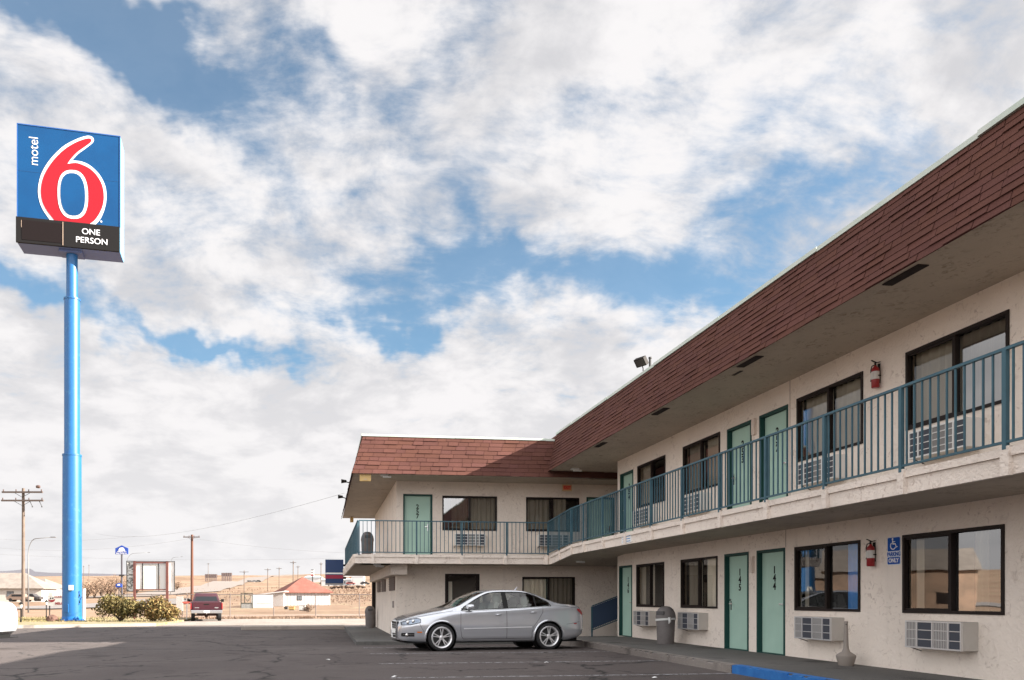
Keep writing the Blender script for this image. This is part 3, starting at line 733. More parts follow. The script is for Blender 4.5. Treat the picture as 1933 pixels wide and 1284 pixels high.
# railings
def railing(p0, p1, ps, name='railing', h=1.02, lab=None, sp=.1275, post=True):
    """sloping or level rail from p0 to p1, ps = post positions (fraction)"""
    p0, p1 = Vector(p0), Vector(p1); mb = MB(); Ln = (p1 - p0).length; up = Vector((0, 0, 1)); d = (p1 - p0).normalized()
    n = Vector((-d.y, d.x, 0)).normalized()
    def bar(a, b, w, t):
        vs = []
        for q in (a, b):
            for (i, j) in ((-1, -1), (1, -1), (1, 1), (-1, 1)): vs.append(q + n * w * i + up * t * j)
        mb.add(vs, [(0, 1, 2, 3), (7, 6, 5, 4), (0, 4, 5, 1), (1, 5, 6, 2), (2, 6, 7, 3), (3, 7, 4, 0)])
    bar(p0 + up * h, p1 + up * h, .022, .016); bar(p0 + up * .02, p1 + up * .02, .014, .014)
    k = int(Ln / sp); 
    for i in range(1, k):
        q = p0.lerp(p1, i / k); a = d * .0095; b_ = n * .0095
        if any(abs((q - p0).length - f * Ln) < .03 for f in ps): continue
        lo, hi = q + up * .03, q + up * (h - .012)
        mb.add([lo - a - b_, lo + a - b_, lo + a + b_, lo - a + b_, hi - a - b_, hi + a - b_, hi + a + b_, hi - a + b_], [(0, 4, 5, 1), (1, 5, 6, 2), (2, 6, 7, 3), (3, 7, 4, 0)])
    o = mb.build(name, M_RAIL, BLD, world=True)
    if lab: o['label'] = lab
    for f in ps:
        q = p0.lerp(p1, f); m2 = MB(); m2.box(q.x - .024, q.x + .024, q.y - .024, q.y + .024, q.z - .06, q.z + h - .017); m2.build('post', M_RAIL, o, world=True)
    return o
XQ = XR - .035
ya, yb = 22.4, -8.0
railing((XQ, ya, 2.90), (XQ, yb, 2.90), [0] + [(ya - (7.55 + 1.53 * k)) / (ya - yb) for k in range(9, -7, -1) if 7.55 + 1.53 * k < 22.0], lab='long teal balcony railing of the near wing')
railing((XQ, YF - .03, 2.73), (XQ, ya, 2.90), [0, .5])
railing((1.12, YF - .035, 2.71), (XQ - .03, YF - .035, 2.71), [0, .3, .54, .78], lab='teal railing across the back wing')
railing((1.09, 38.9, 2.71), (1.09, YF + .02, 2.71), [0, .25, .5, .75])

# ---- back wing
OB = (2.46, YB)
def ux(px, Y=YB):   # distance along the back wall of a photo column
    k = (px - CX) / F; return Y * (sn + cs * k) / (cs - sn * k) - 2.46
ob_up, ob_lo = [], []
for (p0, p1, z, h, lst, kw) in (
        (835, 938, FLB2 + .885, 1.18, ob_up, dict(cur=[(.18, .48, 0), (.52, 1, 0)], left='bright', right='screen', label='upstairs window beside door 257')),
        (993, 1093, FLB2 + .885, 1.18, ob_up, dict(cur=[(.02, .46, 0), (.52, .78, 0)], left='screen', right='glass', label='upstairs window below the exit sign')),
        (986, 1085, FLB1 + .885, 1.18, ob_lo, dict(cur=[(.02, .47, 1), (.5, .98, 0)], left='glass', right='screen', label='ground floor window behind the silver car'))):
    u, w = ux(p0), ux(p1) - ux(p0); lst.append((u, u + w, z, z + h)); place_window(OB, 0, u, w, z, h, seed=p0, **kw)
u = ux(761); ob_up.append((u, u + 1.0, FLB2, FLB2 + 2.1)); place_door(OB, 0, u, FLB2, '257', 1.0, 2.1, 'right')
u = ux(1107); ob_up.append((u, u + 1.0, FLB2, FLB2 + 2.1)); place_door(OB, 0, u, FLB2, '', 1.0, 2.1, 'right', 'mint green upstairs door in the shadowed inner corner')
place_ac(OB, 0, ux(858, YB - .25) + .02, FLB2 + .36, 1); place_ac(OB, 0, ux(1018, YB - .25), FLB2 + .36, 1)
# glazed lobby door downstairs
u, w = ux(840), ux(905) - ux(840); ob_lo.append((u, u + w, FLB1, FLB1 + 2.16))
mb = MB(); c = (OB[0] + u, OB[1], FLB1)
mb.box(0, w, -.02, .08, 2.10, 2.16); mb.box(0, .06, -.02, .08, 0, 2.10); mb.box(w - .06, w, -.02, .08, 0, 2.10); mb.box(.06, .12, .0, .05, .1, 2.10); mb.box(w - .12, w - .06, .0, .05, .1, 2.10); mb.box(.06, w - .06, 0, .05, 0, .1); mb.box(.12, w - .12, 0, .05, .98, 1.03)
gd = mb.build('glass_door', M_WFRM, BLD, loc=c, world=True)
MB().quad((.12, .023, .1), (w - .12, .023, .1), (w - .12, .023, 2.1), (.12, .023, 2.1)).build('pane', M_GLASS, gd, recalc=False)
hb = MB(); hb.box(.20, w - .30, -.03, -.01, .99, 1.02); hb.build('push_bar', M_ACS, gd)
mb = MB(); mb.box(.1, .28, .2, .22, .1, 1.9); mb.build('inner_curtain', M_CURW, gd)
wall('wall', OB, 0, 14, -.3, 2.45, ob_lo); wall('wall', OB, 0, 14, 2.45, 5.27, ob_up)
mb = MB(); mb.box(3.0, 14, 27.1, 27.2, 0, 5.2); mb.box(2.62, 14, 26.6, 27.1, 2.45, 2.6); mb.build('dark_backing', M_DARK, BLD, world=True)  # last: dark backing for the back wing windows, room dimness in its colour
wl = wall('wall', (2.46, 37.4), R(-90), 10.81, -.3, 2.45, [], th=.13); wl2 = wall('wall', (2.46, 37.4), R(-90), 10.81, 2.45, 5.27, [], th=.13)
# beam, louvres, side door frame
mb = MB(); mb.box(2.2, 2.457, YB - .02, 37.3, 2.05, 2.394); mb.box(2.2, 2.73, YF + .65, YB - .021, 2.05, 2.394); mb.build('beam', M_WALL, BLD, world=True)
for (a, b_) in ((26.9, 29.0), (30.9, 32.9), (33.7, 35.4)):
    mb = MB(); mb.box(2.425, 2.458, a, b_, 1.55, 2.03)
    for k in range(7): mb.box(2.405, 2.425, a + .02, b_ - .02, 1.58 + k * .064, 1.60 + k * .064)
    mb.build('louvre', mat('louvre_brown', (.13, .095, .08), .7), BLD, world=True)
mb = MB(); mb.box(2.3, 2.457, 37.0, 37.4, -.2, 2.05); mb.box(2.40, 2.458, 27.3, 27.42, .95, 1.18, mi=1); mb.box(2.42, 2.458, 28.2, 28.3, -.03, .16, mi=1)
mb.build('side_post', [M_WFRM, mat('grey_plate', (.3, .28, .27), .6)], BLD, world=True)
# downlights, wall lamps
def ceiling_lamp(x, y, z):
    mb = MB(); mb.box(x - .12, x + .12, y - .1, y + .1, z - .05, z - .002); mb.box(x - .05, x + .22, y - .05, y + .05, z - .1, z - .05); mb.build('ceiling_lamp', M_WHITE, BLD, world=True, bevel=.01)
ceiling_lamp(1.75, 25.6, 2.395); ceiling_lamp(8.0, 24.0, 2.50); ceiling_lamp(8.0, 24.3, 5.44); ceiling_lamp(1.95, 25.15, 5.25)
for (p, z) in ((1422, FL1 + 1.75), (1425.5, FL2 + 1.85)):
    y = 22.95 - uy(p); mb = MB(); mb.box(XW - .06, XW, y - .05, y + .05, z - .10, z + .24); mb.box(XW - .075, XW - .06, y - .03, y + .03, z - .06, z + .18); mb.build('wall_lamp', M_TRIM, BLD, world=True, bevel=.008)
# stair flight and rail in the passage
mb = MB()
for k in range(14): mb.box(10.6 + k * .28, 10.9 + k * .28, 23.3, 24.3, -.05 + .18 * k, .0 + .18 * k + .08)
mb.box(10.6, 14.5, 24.32, 24.40, -.05, .1)
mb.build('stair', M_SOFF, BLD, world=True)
o = railing((8.62, 24.45, .22), (10.9, 24.45, .22 + 2.28 * .37), [0, .5], h=.80, sp=.06, lab='blue stair railing rising in the passage')
mb = MB(); mb.add([(8.64, 24.43, .30), (10.9, 24.43, .30 + 2.26 * .37), (10.9, 24.43, 1.0 + 2.26 * .37), (8.64, 24.43, 1.0), (8.64, 24.434, .30), (10.9, 24.434, .30 + 2.26 * .37), (10.9, 24.434, 1.0 + 2.26 * .37), (8.64, 24.434, 1.0)], [(0, 1, 2, 3), (7, 6, 5, 4), (0, 4, 5, 1), (1, 5, 6, 2), (2, 6, 7, 3), (3, 7, 4, 0)]); mb.build('infill_sheet', mat('dark_blue_sheet', (.035, .06, .11), .5), o, world=True)
mb = MB(); mb.box(8.60, 8.64, 24.43, 24.47, -.05, .25); mb.box(9.7, 9.74, 24.43, 24.47, -.05, .5); mb.build('post', M_RAIL, o, world=True)
# data plate on the fascia
y = 7.3 / math.tan(math.atan((1183 - CX) / F) + YAW)
mb = MB(); mb.box(XR - .012, XR - .001, y - .30, y + .30, 2.60, 2.86); pl = mb.build('notice_plate', M_WHITE, BLD, world=True)
for k in range(4): MB().box(XR - .016, XR - .012, y - .25, y + .22, 2.63 + k * .06, 2.65 + k * .06).build('print_line', mat('blue_ink', (.1, .25, .5), .6), pl, world=True)
# ------------------------------------------------------------------ cars
def tab(T, x):
    if x <= T[0][0]: return T[0][1]
    if x >= T[-1][0]: return T[-1][1]
    for i in range(len(T) - 1):
        if x <= T[i + 1][0]:
            x0, y0 = T[i]; x1, y1 = T[i + 1]; h = x1 - x0; t = (x - x0) / h
            m0 = (y1 - y0) / h if i == 0 else (y1 - T[i - 1][1]) / (x1 - T[i - 1][0])
            m1 = (y1 - y0) / h if i + 2 >= len(T) else (T[i + 2][1] - y0) / (T[i + 2][0] - x0)
            if i > 0 and (T[i][1] - T[i - 1][1]) * (y1 - y0) <= 0: m0 = 0
            if i + 2 < len(T) and (T[i + 2][1] - y1) * (y1 - y0) <= 0: m1 = 0
            return (2 * t ** 3 - 3 * t * t + 1) * y0 + (t ** 3 - 2 * t * t + t) * h * m0 + (-2 * t ** 3 + 3 * t * t) * y1 + (t ** 3 - t * t) * h * m1
SED = dict(L=4.58, wf=.92, wr=3.57,
  zt=[(0, .62), (.03, .68), (.1, .735), (.25, .80), (.5, .865), (.8, .925), (1.12, .975), (1.3, 1.055), (1.6, 1.22), (1.85, 1.335), (2.1, 1.405), (2.45, 1.435), (2.85, 1.43), (3.15, 1.385), (3.45, 1.295), (3.75, 1.17), (3.92, 1.105), (4.1, 1.085), (4.35, 1.06), (4.46, 1.03), (4.54, .93), (4.58, .80)],
  zb=[(0, .27), (.08, .225), (.5, .19), (3.9, .19), (4.3, .24), (4.58, .36)],
  w=[(0, .46), (.03, .58), (.10, .69), (.22, .775), (.45, .84), (.8, .878), (1.2, .885), (3.4, .885), (3.9, .872), (4.2, .83), (4.42, .765), (4.53, .68), (4.58, .55)],
  zs=[(0, .55), (.05, .64), (.2, .715), (.5, .79), (.9, .86), (1.3, .915), (2.5, .965), (3.6, 1.02), (4.1, 1.025), (4.4, .98), (4.52, .88), (4.58, .72)],
  zr=[(1.2, .985), (1.35, .985), (1.46, 1.01), (1.73, 1.165), (1.95, 1.28), (2.14, 1.345), (2.5, 1.372), (3.0, 1.36), (3.27, 1.285), (3.49, 1.18), (3.7, 1.09), (3.92, 1.062)],
  yr=[(1.2, .79), (1.5, .745), (1.95, .635), (2.3, .585), (2.9, .585), (3.3, .635), (3.6, .70), (3.92, .75)])
def ring(C, x):
    zt, zb, w, zs = tab(C['zt'], x), tab(C['zb'], x), tab(C['w'], x), tab(C['zs'], x)
    a0, a1 = C['zr'][0][0], C['zr'][-1][0]
    zh, yh = zs + .55 * (zt - zs), .84 * w
    if x < a0: k = max(0, 1 - (a0 - x) / .3)
    elif x > a1: k = max(0, 1 - (x - a1) / .2)
    else: k = 1
    z6 = zh * (1 - k) + tab(C['zr'], x) * k; y6 = yh * (1 - k) + min(tab(C['yr'], x), w * .9) * k
    z6 = min(z6, zt - .004)
    P = [(0, zb), (w * .74, zb), (w * .90, zb + .025), (w * .97, zb + .12), (w * .995, .46), (w * 1.0, .62 if zs > .75 else .5 * (zs + .46)), (w * .985, zs - .10), (w * .965, zs - .03), (w * .93, zs), (w * .915, zs + .008),
         (y6, z6), (y6 - .05, z6 + .6 * (zt - z6)), (y6 * .5, zt - .006), (0, zt)]
    out = []
    for i in range(len(P) - 1):
        p0, p1, p2, p3 = P[max(i - 1, 0)], P[i], P[i + 1], P[min(i + 2, len(P) - 1)]
        n = 4 if i in (3, 4, 5) else (5 if i == 9 else 3)
        for j in range(n):
            t = j / n
            if i in (9,): out.append((p1[0] + (p2[0] - p1[0]) * t, p1[1] + (p2[1] - p1[1]) * t + 0)); continue
            q = []
            for c in (0, 1):
                q.append(.5 * (2 * p1[c] + (p2[c] - p0[c]) * t + (2 * p0[c] - 5 * p1[c] + 4 * p2[c] - p3[c]) * t * t + (3 * p1[c] - p0[c] - 3 * p2[c] + p3[c]) * t ** 3) * .5 + .5 * (p1[c] + (p2[c] - p1[c]) * t))
            out.append(tuple(q))
    out.append(P[-1]); return out
def side_y(C, x, z):
    r = ring(C, x)[5:]
    for a, b in zip(r[:-1], r[1:]):
        if a[1] <= z <= b[1] and b[1] > a[1]: return a[0] + (b[0] - a[0]) * (z - a[1]) / (b[1] - a[1])
    return r[0][0] if z < r[0][1] else r[-1][0]
def patch(C, mb, x0, x1, lo, hi, off=.004, nx=14, nz=5, side=-1, mi=0):
    rows = []
    for i in range(nx + 1):
        x = x0 + (x1 - x0) * i / nx; a, b = lo(x), hi(x)
        rows.append([(x, side * (side_y(C, x, a + (b - a) * j / nz) + off), a + (b - a) * j / nz) for j in range(nz + 1)])
    for i in range(nx):
        for j in range(nz):
            q = (rows[i][j], rows[i + 1][j], rows[i + 1][j + 1], rows[i][j + 1]); mb.quad(*(q if side < 0 else q[::-1]), mi=mi)
def line_on(C, mb, pts, w=.006, off=.003, side=-1):
    P = []
    for (a, b) in zip(pts[:-1], pts[1:]):
        k = max(2, int(math.hypot(b[0] - a[0], b[1] - a[1]) / .04)); P += [(a[0] + (b[0] - a[0]) * i / k, a[1] + (b[1] - a[1]) * i / k) for i in range(k)]
    P.append(pts[-1]); prev = None
    for i, p in enumerate(P):
        q0, q1 = P[max(0, i - 1)], P[min(len(P) - 1, i + 1)]; dx, dz = q1[0] - q0[0], q1[1] - q0[1]; l = math.hypot(dx, dz) or 1
        nx, nz = -dz / l * w / 2, dx / l * w / 2
        cur = [(p[0] + s * nx, side * (side_y(C, p[0] + s * nx, p[1] + s * nz) + off), p[1] + s * nz) for s in (-1, 1)]
        if prev: mb.quad(prev[0], cur[0], cur[1], prev[1])
        prev = cur
def lin(T): return lambda x: tab(T, x) if len(T) < 3 else pl(T, x)
def pl(T, x):
    if x <= T[0][0]: return T[0][1]
    for (a, b), (c, d) in zip(T[:-1], T[1:]):
        if x <= c: return b + (d - b) * (x - a) / (c - a)
    return T[-1][1]

def car_body(C, m, parent, name='body', bell=True):
    mb = MB(); n = 92; rings = []
    xs = [C['L'] * (1 - math.cos(math.pi * i / n)) / 2 * .35 + C['L'] * i / n * .65 for i in range(n + 1)]
    for x in xs:
        r = ring(C, x); full = [(x, -y, z) for y, z in r] + [(x, y, z) for y, z in r[-2:0:-1]]; rings.append(full)
    k = len(rings[0])
    for r in rings: mb.v += r
    for i in range(n):
        for j in range(k): mb.f.append([i * k + j, i * k + (j + 1) % k, (i + 1) * k + (j + 1) % k, (i + 1) * k + j]); mb.mi.append(0)
    mb.f.append(list(range(k - 1, -1, -1))); mb.mi.append(0); mb.f.append(list(range(n * k, (n + 1) * k))); mb.mi.append(0)
    o = mb.build(name, [m, M_BLACK], None, smooth=True)
    cut = MB()
    for wx in (C['wf'], C['wr']):
        for sy in (-1, 1):
            cut.tube((wx, sy * .62, .315), (wx, sy * 1.1, .315), .365, n=40)
    c = cut.build('cutter', M_BLACK)
    md = o.modifiers.new('b', 'BOOLEAN'); md.operation = 'DIFFERENCE'; md.solver = 'EXACT'; md.object = c
    bpy.context.view_layer.update()
    me = bpy.data.meshes.new_from_object(o.evaluated_get(bpy.context.evaluated_depsgraph_get()))
    o.modifiers.clear(); o.data = me; me.name = name; bpy.data.objects.remove(c); hang(o, parent)
    # open the greenhouse so one looks through the glass
    bm = bmesh.new(); bm.from_mesh(me); dl = []
    for f in bm.faces:
        ce = f.calc_center_median(); x, z = ce.x, ce.z
        if x < C['zr'][0][0] or x > 3.9: continue
        zs, zr = tab(C['zs'], x), tab(C['zr'], x)
        sidewin = z > zs + .025 and z < zr - .015 and abs(ce.y) > .45 and 1.42 < x < 3.62 and abs(x - 2.50) > .045
        ztc = tab(C['zt'], x); yr = tab(C['yr'], x)
        ws = z > zr and abs(ce.y) < yr - .06 and (1.22 < x < 1.98 or 3.28 < x < 3.82)
        if sidewin or ws: dl.append(f)
    bmesh.ops.delete(bm, geom=dl, context='FACES'); bm.to_mesh(me); bm.free()
    me.polygons.foreach_set('use_smooth', [True] * len(me.polygons)); me.set_sharp_from_angle(angle=R(50))
    return o

M_TYRE = mat('tyre_rubber', (.016, .016, .017), .8, bump=(60, .3, .003))
M_RIM = mat('alloy', (.80, .80, .81), .28, .6)
M_RIMD = mat('brake_dark', (.05, .05, .05), .6, .5)
def wheel(parent, x, y, side, R0=.315, rr=.235, w=.21, steer=0.0, spokes=5, z=None):
    """side -1: outer face towards -y"""
    mb = MB(); o_ = side
    prof = [(rr - .01, -w / 2 + .02), (rr + .02, -w / 2), (R0 - .02, -w / 2 + .005), (R0, -w / 2 + .03), (R0, w / 2 - .03), (R0 - .02, w / 2 - .005), (rr + .02, w / 2), (rr - .01, w / 2 - .02)]
    wh = bpy.data.objects.new('wheel', None)
    mb.lathe(prof, n=40, axis='y'); wh = mb.build('wheel', M_TYRE, parent, loc=(x, y, z if z is not None else R0), smooth='auto', rot=(0, 0, steer))
    rb = MB(); f = o_ * w / 2
    rb.lathe([(rr - .012, -w / 2 * o_), (rr - .01, f - o_ * .02), (rr + .012, f), (rr + .004, f + o_ * .004), (rr - .022, f - o_ * .006), (rr - .03, f - o_ * .05), (rr - .03, f - o_ * .12)], n=40, axis='y')
    rb.lathe([(0, f - o_ * .012), (.035, f - o_ * .012), (.055, f - o_ * .02), (.06, f - o_ * .06)], n=16, axis='y')
    for i in range(spokes):
        for dd in ((-.11, .11) if spokes == 5 else (0,)):
            t = 2 * math.pi * i / spokes + math.pi / 2 + dd; ca, sa = math.cos(t), math.sin(t)
            t2 = 2 * math.pi * i / spokes + math.pi / 2 + dd * 1.9; c2, s2 = math.cos(t2), math.sin(t2)
            hw = .011 if spokes == 5 else .022
            def P(r, c, s, wd, h): return (r * c - s * wd, h, r * s + c * wd)
            ri, ro = .045, rr - .02; cb, sb = c2 * .5 + ca * .5, s2 * .5 + sa * .5
            a = [P(ri, ca, sa, -hw, f - o_ * .018), P(ri, ca, sa, hw, f - o_ * .018), P(ro, cb, sb, hw * .9, f - o_ * .008), P(ro, cb, sb, -hw * .9, f - o_ * .008)]
            b = [(p[0], p[1] - o_ * .03, p[2]) for p in a]
            rb.add(a + b, [(0, 1, 2, 3), (7, 6, 5, 4), (0, 4, 5, 1), (1, 5, 6, 2), (2, 6, 7, 3), (3, 7, 4, 0)])
    rb.build('rim', M_RIM, wh, smooth='auto')
    db = MB(); db.lathe([(0, f - o_ * .10), (.20, f - o_ * .10), (.21, f - o_ * .12), (0, f - o_ * .12)], n=24, axis='y'); db.build('brake_disc', M_RIMD, wh)
    return wh

M_CGLASS = glass('car_glass', 1.65, (.62, .67, .65))
M_SILV = mat('silver_paint', (.58, .60, .635), .20, .6, coat=1)
M_TRIMK = mat('black_rubber_trim', (.010, .010, .010), .6, spec=.25)
M_LAMP = mat('clear_lamp', (.22, .26, .32), .05, .7, coat=1)
M_AMB = mat('amber_lens', (.55, .14, .02), .2, coat=1)
M_REDL = mat('red_lens', (.30, .01, .015), .2, coat=1)
M_SEAT = mat('pale_seat', (.75, .74, .68), .8)
def sedan(label, paint, loc, rz, scale=1.0, detail=True, group=None, name='sedan'):
    C = SED; root = thing(name, label, 'car', loc, rz, group, scale)
    hub = bpy.data.objects.new('x', None); bpy.data.objects.remove(hub)
    dx = -C['L'] / 2
    def B(mb, nm, m, par=None, **k):
        mb.v = [(v[0] + (dx if par is None or k.pop('shift', False) else 0), v[1], v[2]) for v in mb.v]
        return mb.build(nm, m, par or root, **k)
    body = car_body(C, paint, root); body.location = (dx, 0, 0)
    # glass
    belt = lambda x: tab(C['zs'], x) + .015
    rail = lambda x: tab(C['zr'], x) - .004
    for s in (-1, 1):
        g = MB(); patch(C, g, 1.44, 2.455, lambda x: belt(x), lambda x: max(belt(x) + .002, rail(x) - .005), .006, 16, 4, s)
        B(g, 'side_window', M_CGLASS, smooth=True, recalc=False)
        g = MB(); patch(C, g, 2.545, 3.60, lambda x: belt(x), lambda x: max(belt(x) + .002, rail(x) - .005), .006, 16, 4, s)
        B(g, 'side_window', M_CGLASS, smooth=True, recalc=False)
        t = MB()   # dark surround and bright strip
        patch(C, t, 2.44, 2.56, lambda x: belt(x), rail, .009, 4, 4, s)
        patch(C, t, 3.24, 3.27, lambda x: belt(x), lambda x: rail(x), .009, 2, 4, s)
        patch(C, t, 1.40, 3.64, lambda x: belt(x) - .012, lambda x: belt(x) + .010, .008, 30, 1, s)
        line_on(C, t, [(1.42, belt(1.42) + .01)] + [(x / 100, rail(x / 100)) for x in range(148, 362, 4)] + [(3.64, belt(3.64))], .022, .009, s)
        B(t, 'window_trim', M_TRIMK, recalc=False)
        t = MB(); patch(C, t, 1.42, 3.62, lambda x: belt(x) - .018, lambda x: belt(x) - .008, .011, 30, 1, s); B(t, 'belt_strip', M_CHROME, recalc=False)
    def topglass(nm, x0, x1, wdt):
        g = MB(); rows = []; n = 10
        for i in range(n + 1):
            x = x0 + (x1 - x0) * i / n; r = [p for p in ring(C, x) if p[1] >= tab(C['zr'], x) - .001 and p[0] <= tab(C['yr'], x) - .03] 
            row = []
            yr = tab(C['yr'], x) - wdt; rr_ = ring(C, x)[::-1]
            for j in range(-8, 9):
                y = abs(yr * j / 8); z = None
                for a, b in zip(rr_[:-1], rr_[1:]):
                    if a[0] <= y <= b[0] + 1e-9: z = a[1] + (b[1] - a[1]) * (y - a[0]) / max(b[0] - a[0], 1e-6); break
                row.append((x, yr * j / 8, (z if z is not None else tab(C['zt'], x)) + .006))
            rows.append(row)
        for i in range(n):
            for j in range(16): g.quad(rows[i][j], rows[i + 1][j], rows[i + 1][j + 1], rows[i][j + 1])
        B(g, nm, M_CGLASS, smooth=True, recalc=False)
    topglass('windscreen', 1.17, 2.02, .035); topglass('rear_window', 3.24, 3.86, .04)
    # lamps and lines
    for s in (-1, 1):
        t = MB(); line_on(C, t, [(.035, .60), (.2, .612), (.43, .662), (.43, .742), (.35, .76), (.2, .73), (.035, .66), (.035, .60)], .014, .007, s); B(t, 'headlight_rim', M_TRIMK, recalc=False)
        t = MB(); patch(C, t, .03, .42, lambda x: pl([(.03, .60), (.2, .615), (.42, .665)], x), lambda x: pl([(.03, .655), (.2, .725), (.36, .755), (.42, .74)], x), .006, 12, 4, s)
        h = B(t, 'headlight', M_LAMP, smooth=True, recalc=False)
        t = MB(); t.lathe([(0, -.02), (.035, -.012), (.045, 0)], (.16 , s * (side_y(C, .16, .66) + .004), .665), 14, 'y'); t.lathe([(0, -.02), (.03, -.012), (.04, 0)], (.27, s * (side_y(C, .27, .68) + .004), .69), 14, 'y'); B(t, 'reflector', M_CHROME)
        t = MB(); patch(C, t, .35, .46, lambda x: .425, lambda x: .455, .006, 4, 2, s); B(t, 'side_marker', M_AMB, recalc=False)
        t = MB(); patch(C, t, 4.22, 4.31, lambda x: .60, lambda x: .622, .005, 4, 2, s); B(t, 'side_reflector', M_REDL, recalc=False)
        t = MB(); patch(C, t, 4.33, 4.53, lambda x: pl([(4.33, .93), (4.45, .83), (4.53, .80)], x), lambda x: pl([(4.33, .97), (4.42, .965), (4.53, .87)], x), .006, 8, 4, s); B(t, 'tail_light', M_REDL, smooth=True, recalc=False)
        t = MB(); patch(C, t, .03, .29, lambda x: .34, lambda x: pl([(.03, .42), (.29, .425)], x), .005, 10, 3, s); B(t, 'air_intake', M_TRIMK, recalc=False)
        t = MB(); t.lathe([(0, -.012), (.03, -.008), (.038, 0), (.042, .004)], (.14, s * (side_y(C, .14, .38) + .006), .375), 14, 'y'); B(t, 'fog_lamp', M_CHROME)
        t = MB(); line_on(C, t, [(.02, .385), (.29, .385)], .01, .008, s); B(t, 'intake_bar', M_CHROME, recalc=False)
        t = MB()
        line_on(C, t, [(1.385, .93), (1.375, .80), (1.37, .5), (1.40, .33), (1.44, .28)], .008, .003, s)
        line_on(C, t, [(2.50, .96), (2.50, .5), (2.505, .27)], .009, .003, s)
        line_on(C, t, [(3.42, 1.0), (3.40, .88), (3.30, .72), (3.17, .55), (3.13, .40), (3.14, .27)], .008, .003, s)
        line_on(C, t, [(1.44, .275), (3.14, .275)], .008, .003, s)
        line_on(C, t, [(.50, .45), (.42, .60), (.40, .66)], .006, .003, s); line_on(C, t, [(.03, .70), (.3, .775), (.8, .865), (1.2, .93)], .006, .003, s)
        line_on(C, t, [(4.02, .60), (4.25, .63), (4.40, .66)], .006, .003, s); line_on(C, t, [(3.88, 1.03), (4.2, 1.01), (4.40, .97)], .006, .003, s)
        B(t, 'panel_gap', M_TRIMK, recalc=False)
        t = MB(); patch(C, t, 1.44, 3.12, lambda x: .505 + (x - 1.44) * .016, lambda x: .528 + (x - 1.44) * .016, .012, 20, 2, s); B(t, 'rub_strip', mat('rub_strip', (.80, .81, .83), .25, .3, coat=1), smooth=True, recalc=False)
        for (hx, hz_) in ((2.29, .835), (3.17, .885)):
            t = MB(); yy_ = side_y(C, hx, hz_); t.path([(hx - .065, s * (yy_ + .004), hz_), (hx - .04, s * (yy_ + .032), hz_ + .003), (hx + .04, s * (yy_ + .034), hz_ + .004), (hx + .065, s * (yy_ + .006), hz_)], [.012, .016, .016, .012], 8); B(t, 'door_handle', paint, smooth=True)
        for wx in (C['wf'], C['wr']):   # arch lips
            t = MB(); pr = None
            for i in range(37):
                a = R(-12 + 204 * i / 36); row = []
                for rr_, of in ((.362, -.05), (.364, .010), (.380, .014), (.402, .000)):
                    x, z = wx + rr_ * math.cos(a), .315 + rr_ * math.sin(a); z = max(z, .20); row.append((x, s * (side_y(C, x, z) + of), z))
                if pr:
                    for j in range(3): t.quad(pr[j], row[j], row[j + 1], pr[j + 1])
                pr = row
            B(t, 'arch_lip', paint, smooth=True, recalc=False)
            t = MB(); t.lathe([(.366, s * .60), (.366, s * .84)], (wx, 0, .315), 36, 'y'); t.lathe([(0, s * .60), (.367, s * .60)], (wx, 0, .315), 36, 'y'); B(t, 'wheel_arch', M_BLACK, recalc=False)
        my = side_y(C, 1.56, .97)
        t = MB(); q = []
        for (px_, hw, hh) in ((1.50, .012, .03), (1.53, .07, .058), (1.60, .085, .064), (1.66, .082, .060), (1.675, .07, .05)):
            q.append([(px_, s * (my + .10 + hw * math.cos(2 * math.pi * j / 14) * 1.05), 1.02 + hh * math.sin(2 * math.pi * j / 14)) for j in range(14)])
        for a, b in zip(q[:-1], q[1:]):
            o0 = len(t.v); t.add(a + b, [(j, (j + 1) % 14, 14 + (j + 1) % 14, 14 + j) for j in range(14)])
        t.add(q[-1], [tuple(range(14))]); t.add(q[0], [tuple(range(14))]); t.tube((1.60, s * (my - .02), .965), (1.60, s * (my + .06), .995), .02, .028)
        B(t, 'mirror', paint, smooth=True)
    # nose: grille, plate; antenna fin
    t = MB(); t.add([(-.012, y, z) for y, z in ((-.28, .66), (.28, .66), (.22, .30), (-.22, .30))] + [(.03, y, z) for y, z in ((-.30, .68), (.30, .68), (.24, .28), (-.24, .28))], [(0, 3, 2, 1), (4, 5, 6, 7), (0, 1, 5, 4), (1, 2, 6, 5), (2, 3, 7, 6), (3, 0, 4, 7)])
    g = B(t, 'grille', M_TRIMK)
    t = MB(); t.path([(-.018, -.29, .67), (-.018, .29, .67), (-.018, .23, .29), (-.018, -.23, .29), (-.018, -.29, .67)], .012, 6)
    for k in range(1, 7): t.tube((-.014, -.27 + .008 * k, .66 - k * .05), (-.014, .27 - .008 * k, .66 - k * .05), .005, n=5)
    B(t, 'grille_frame', M_CHROME)
    t = MB(); t.box(-.03, -.02, -.17, .17, .40, .50); B(t, 'number_plate', M_WHITE)
    t = MB(); t.tube((3.02, 0, 1.42), (3.10, 0, 1.50), .02, .006); B(t, 'antenna', M_SILV if detail else paint)
    t = MB(); t.box(.1, 4.45, -.80, .80, .185, .20); t.box(4.0, 4.45, -.5, .5, .20, .28); B(t, 'underbody', M_BLACK)
    # inside
    t = MB()
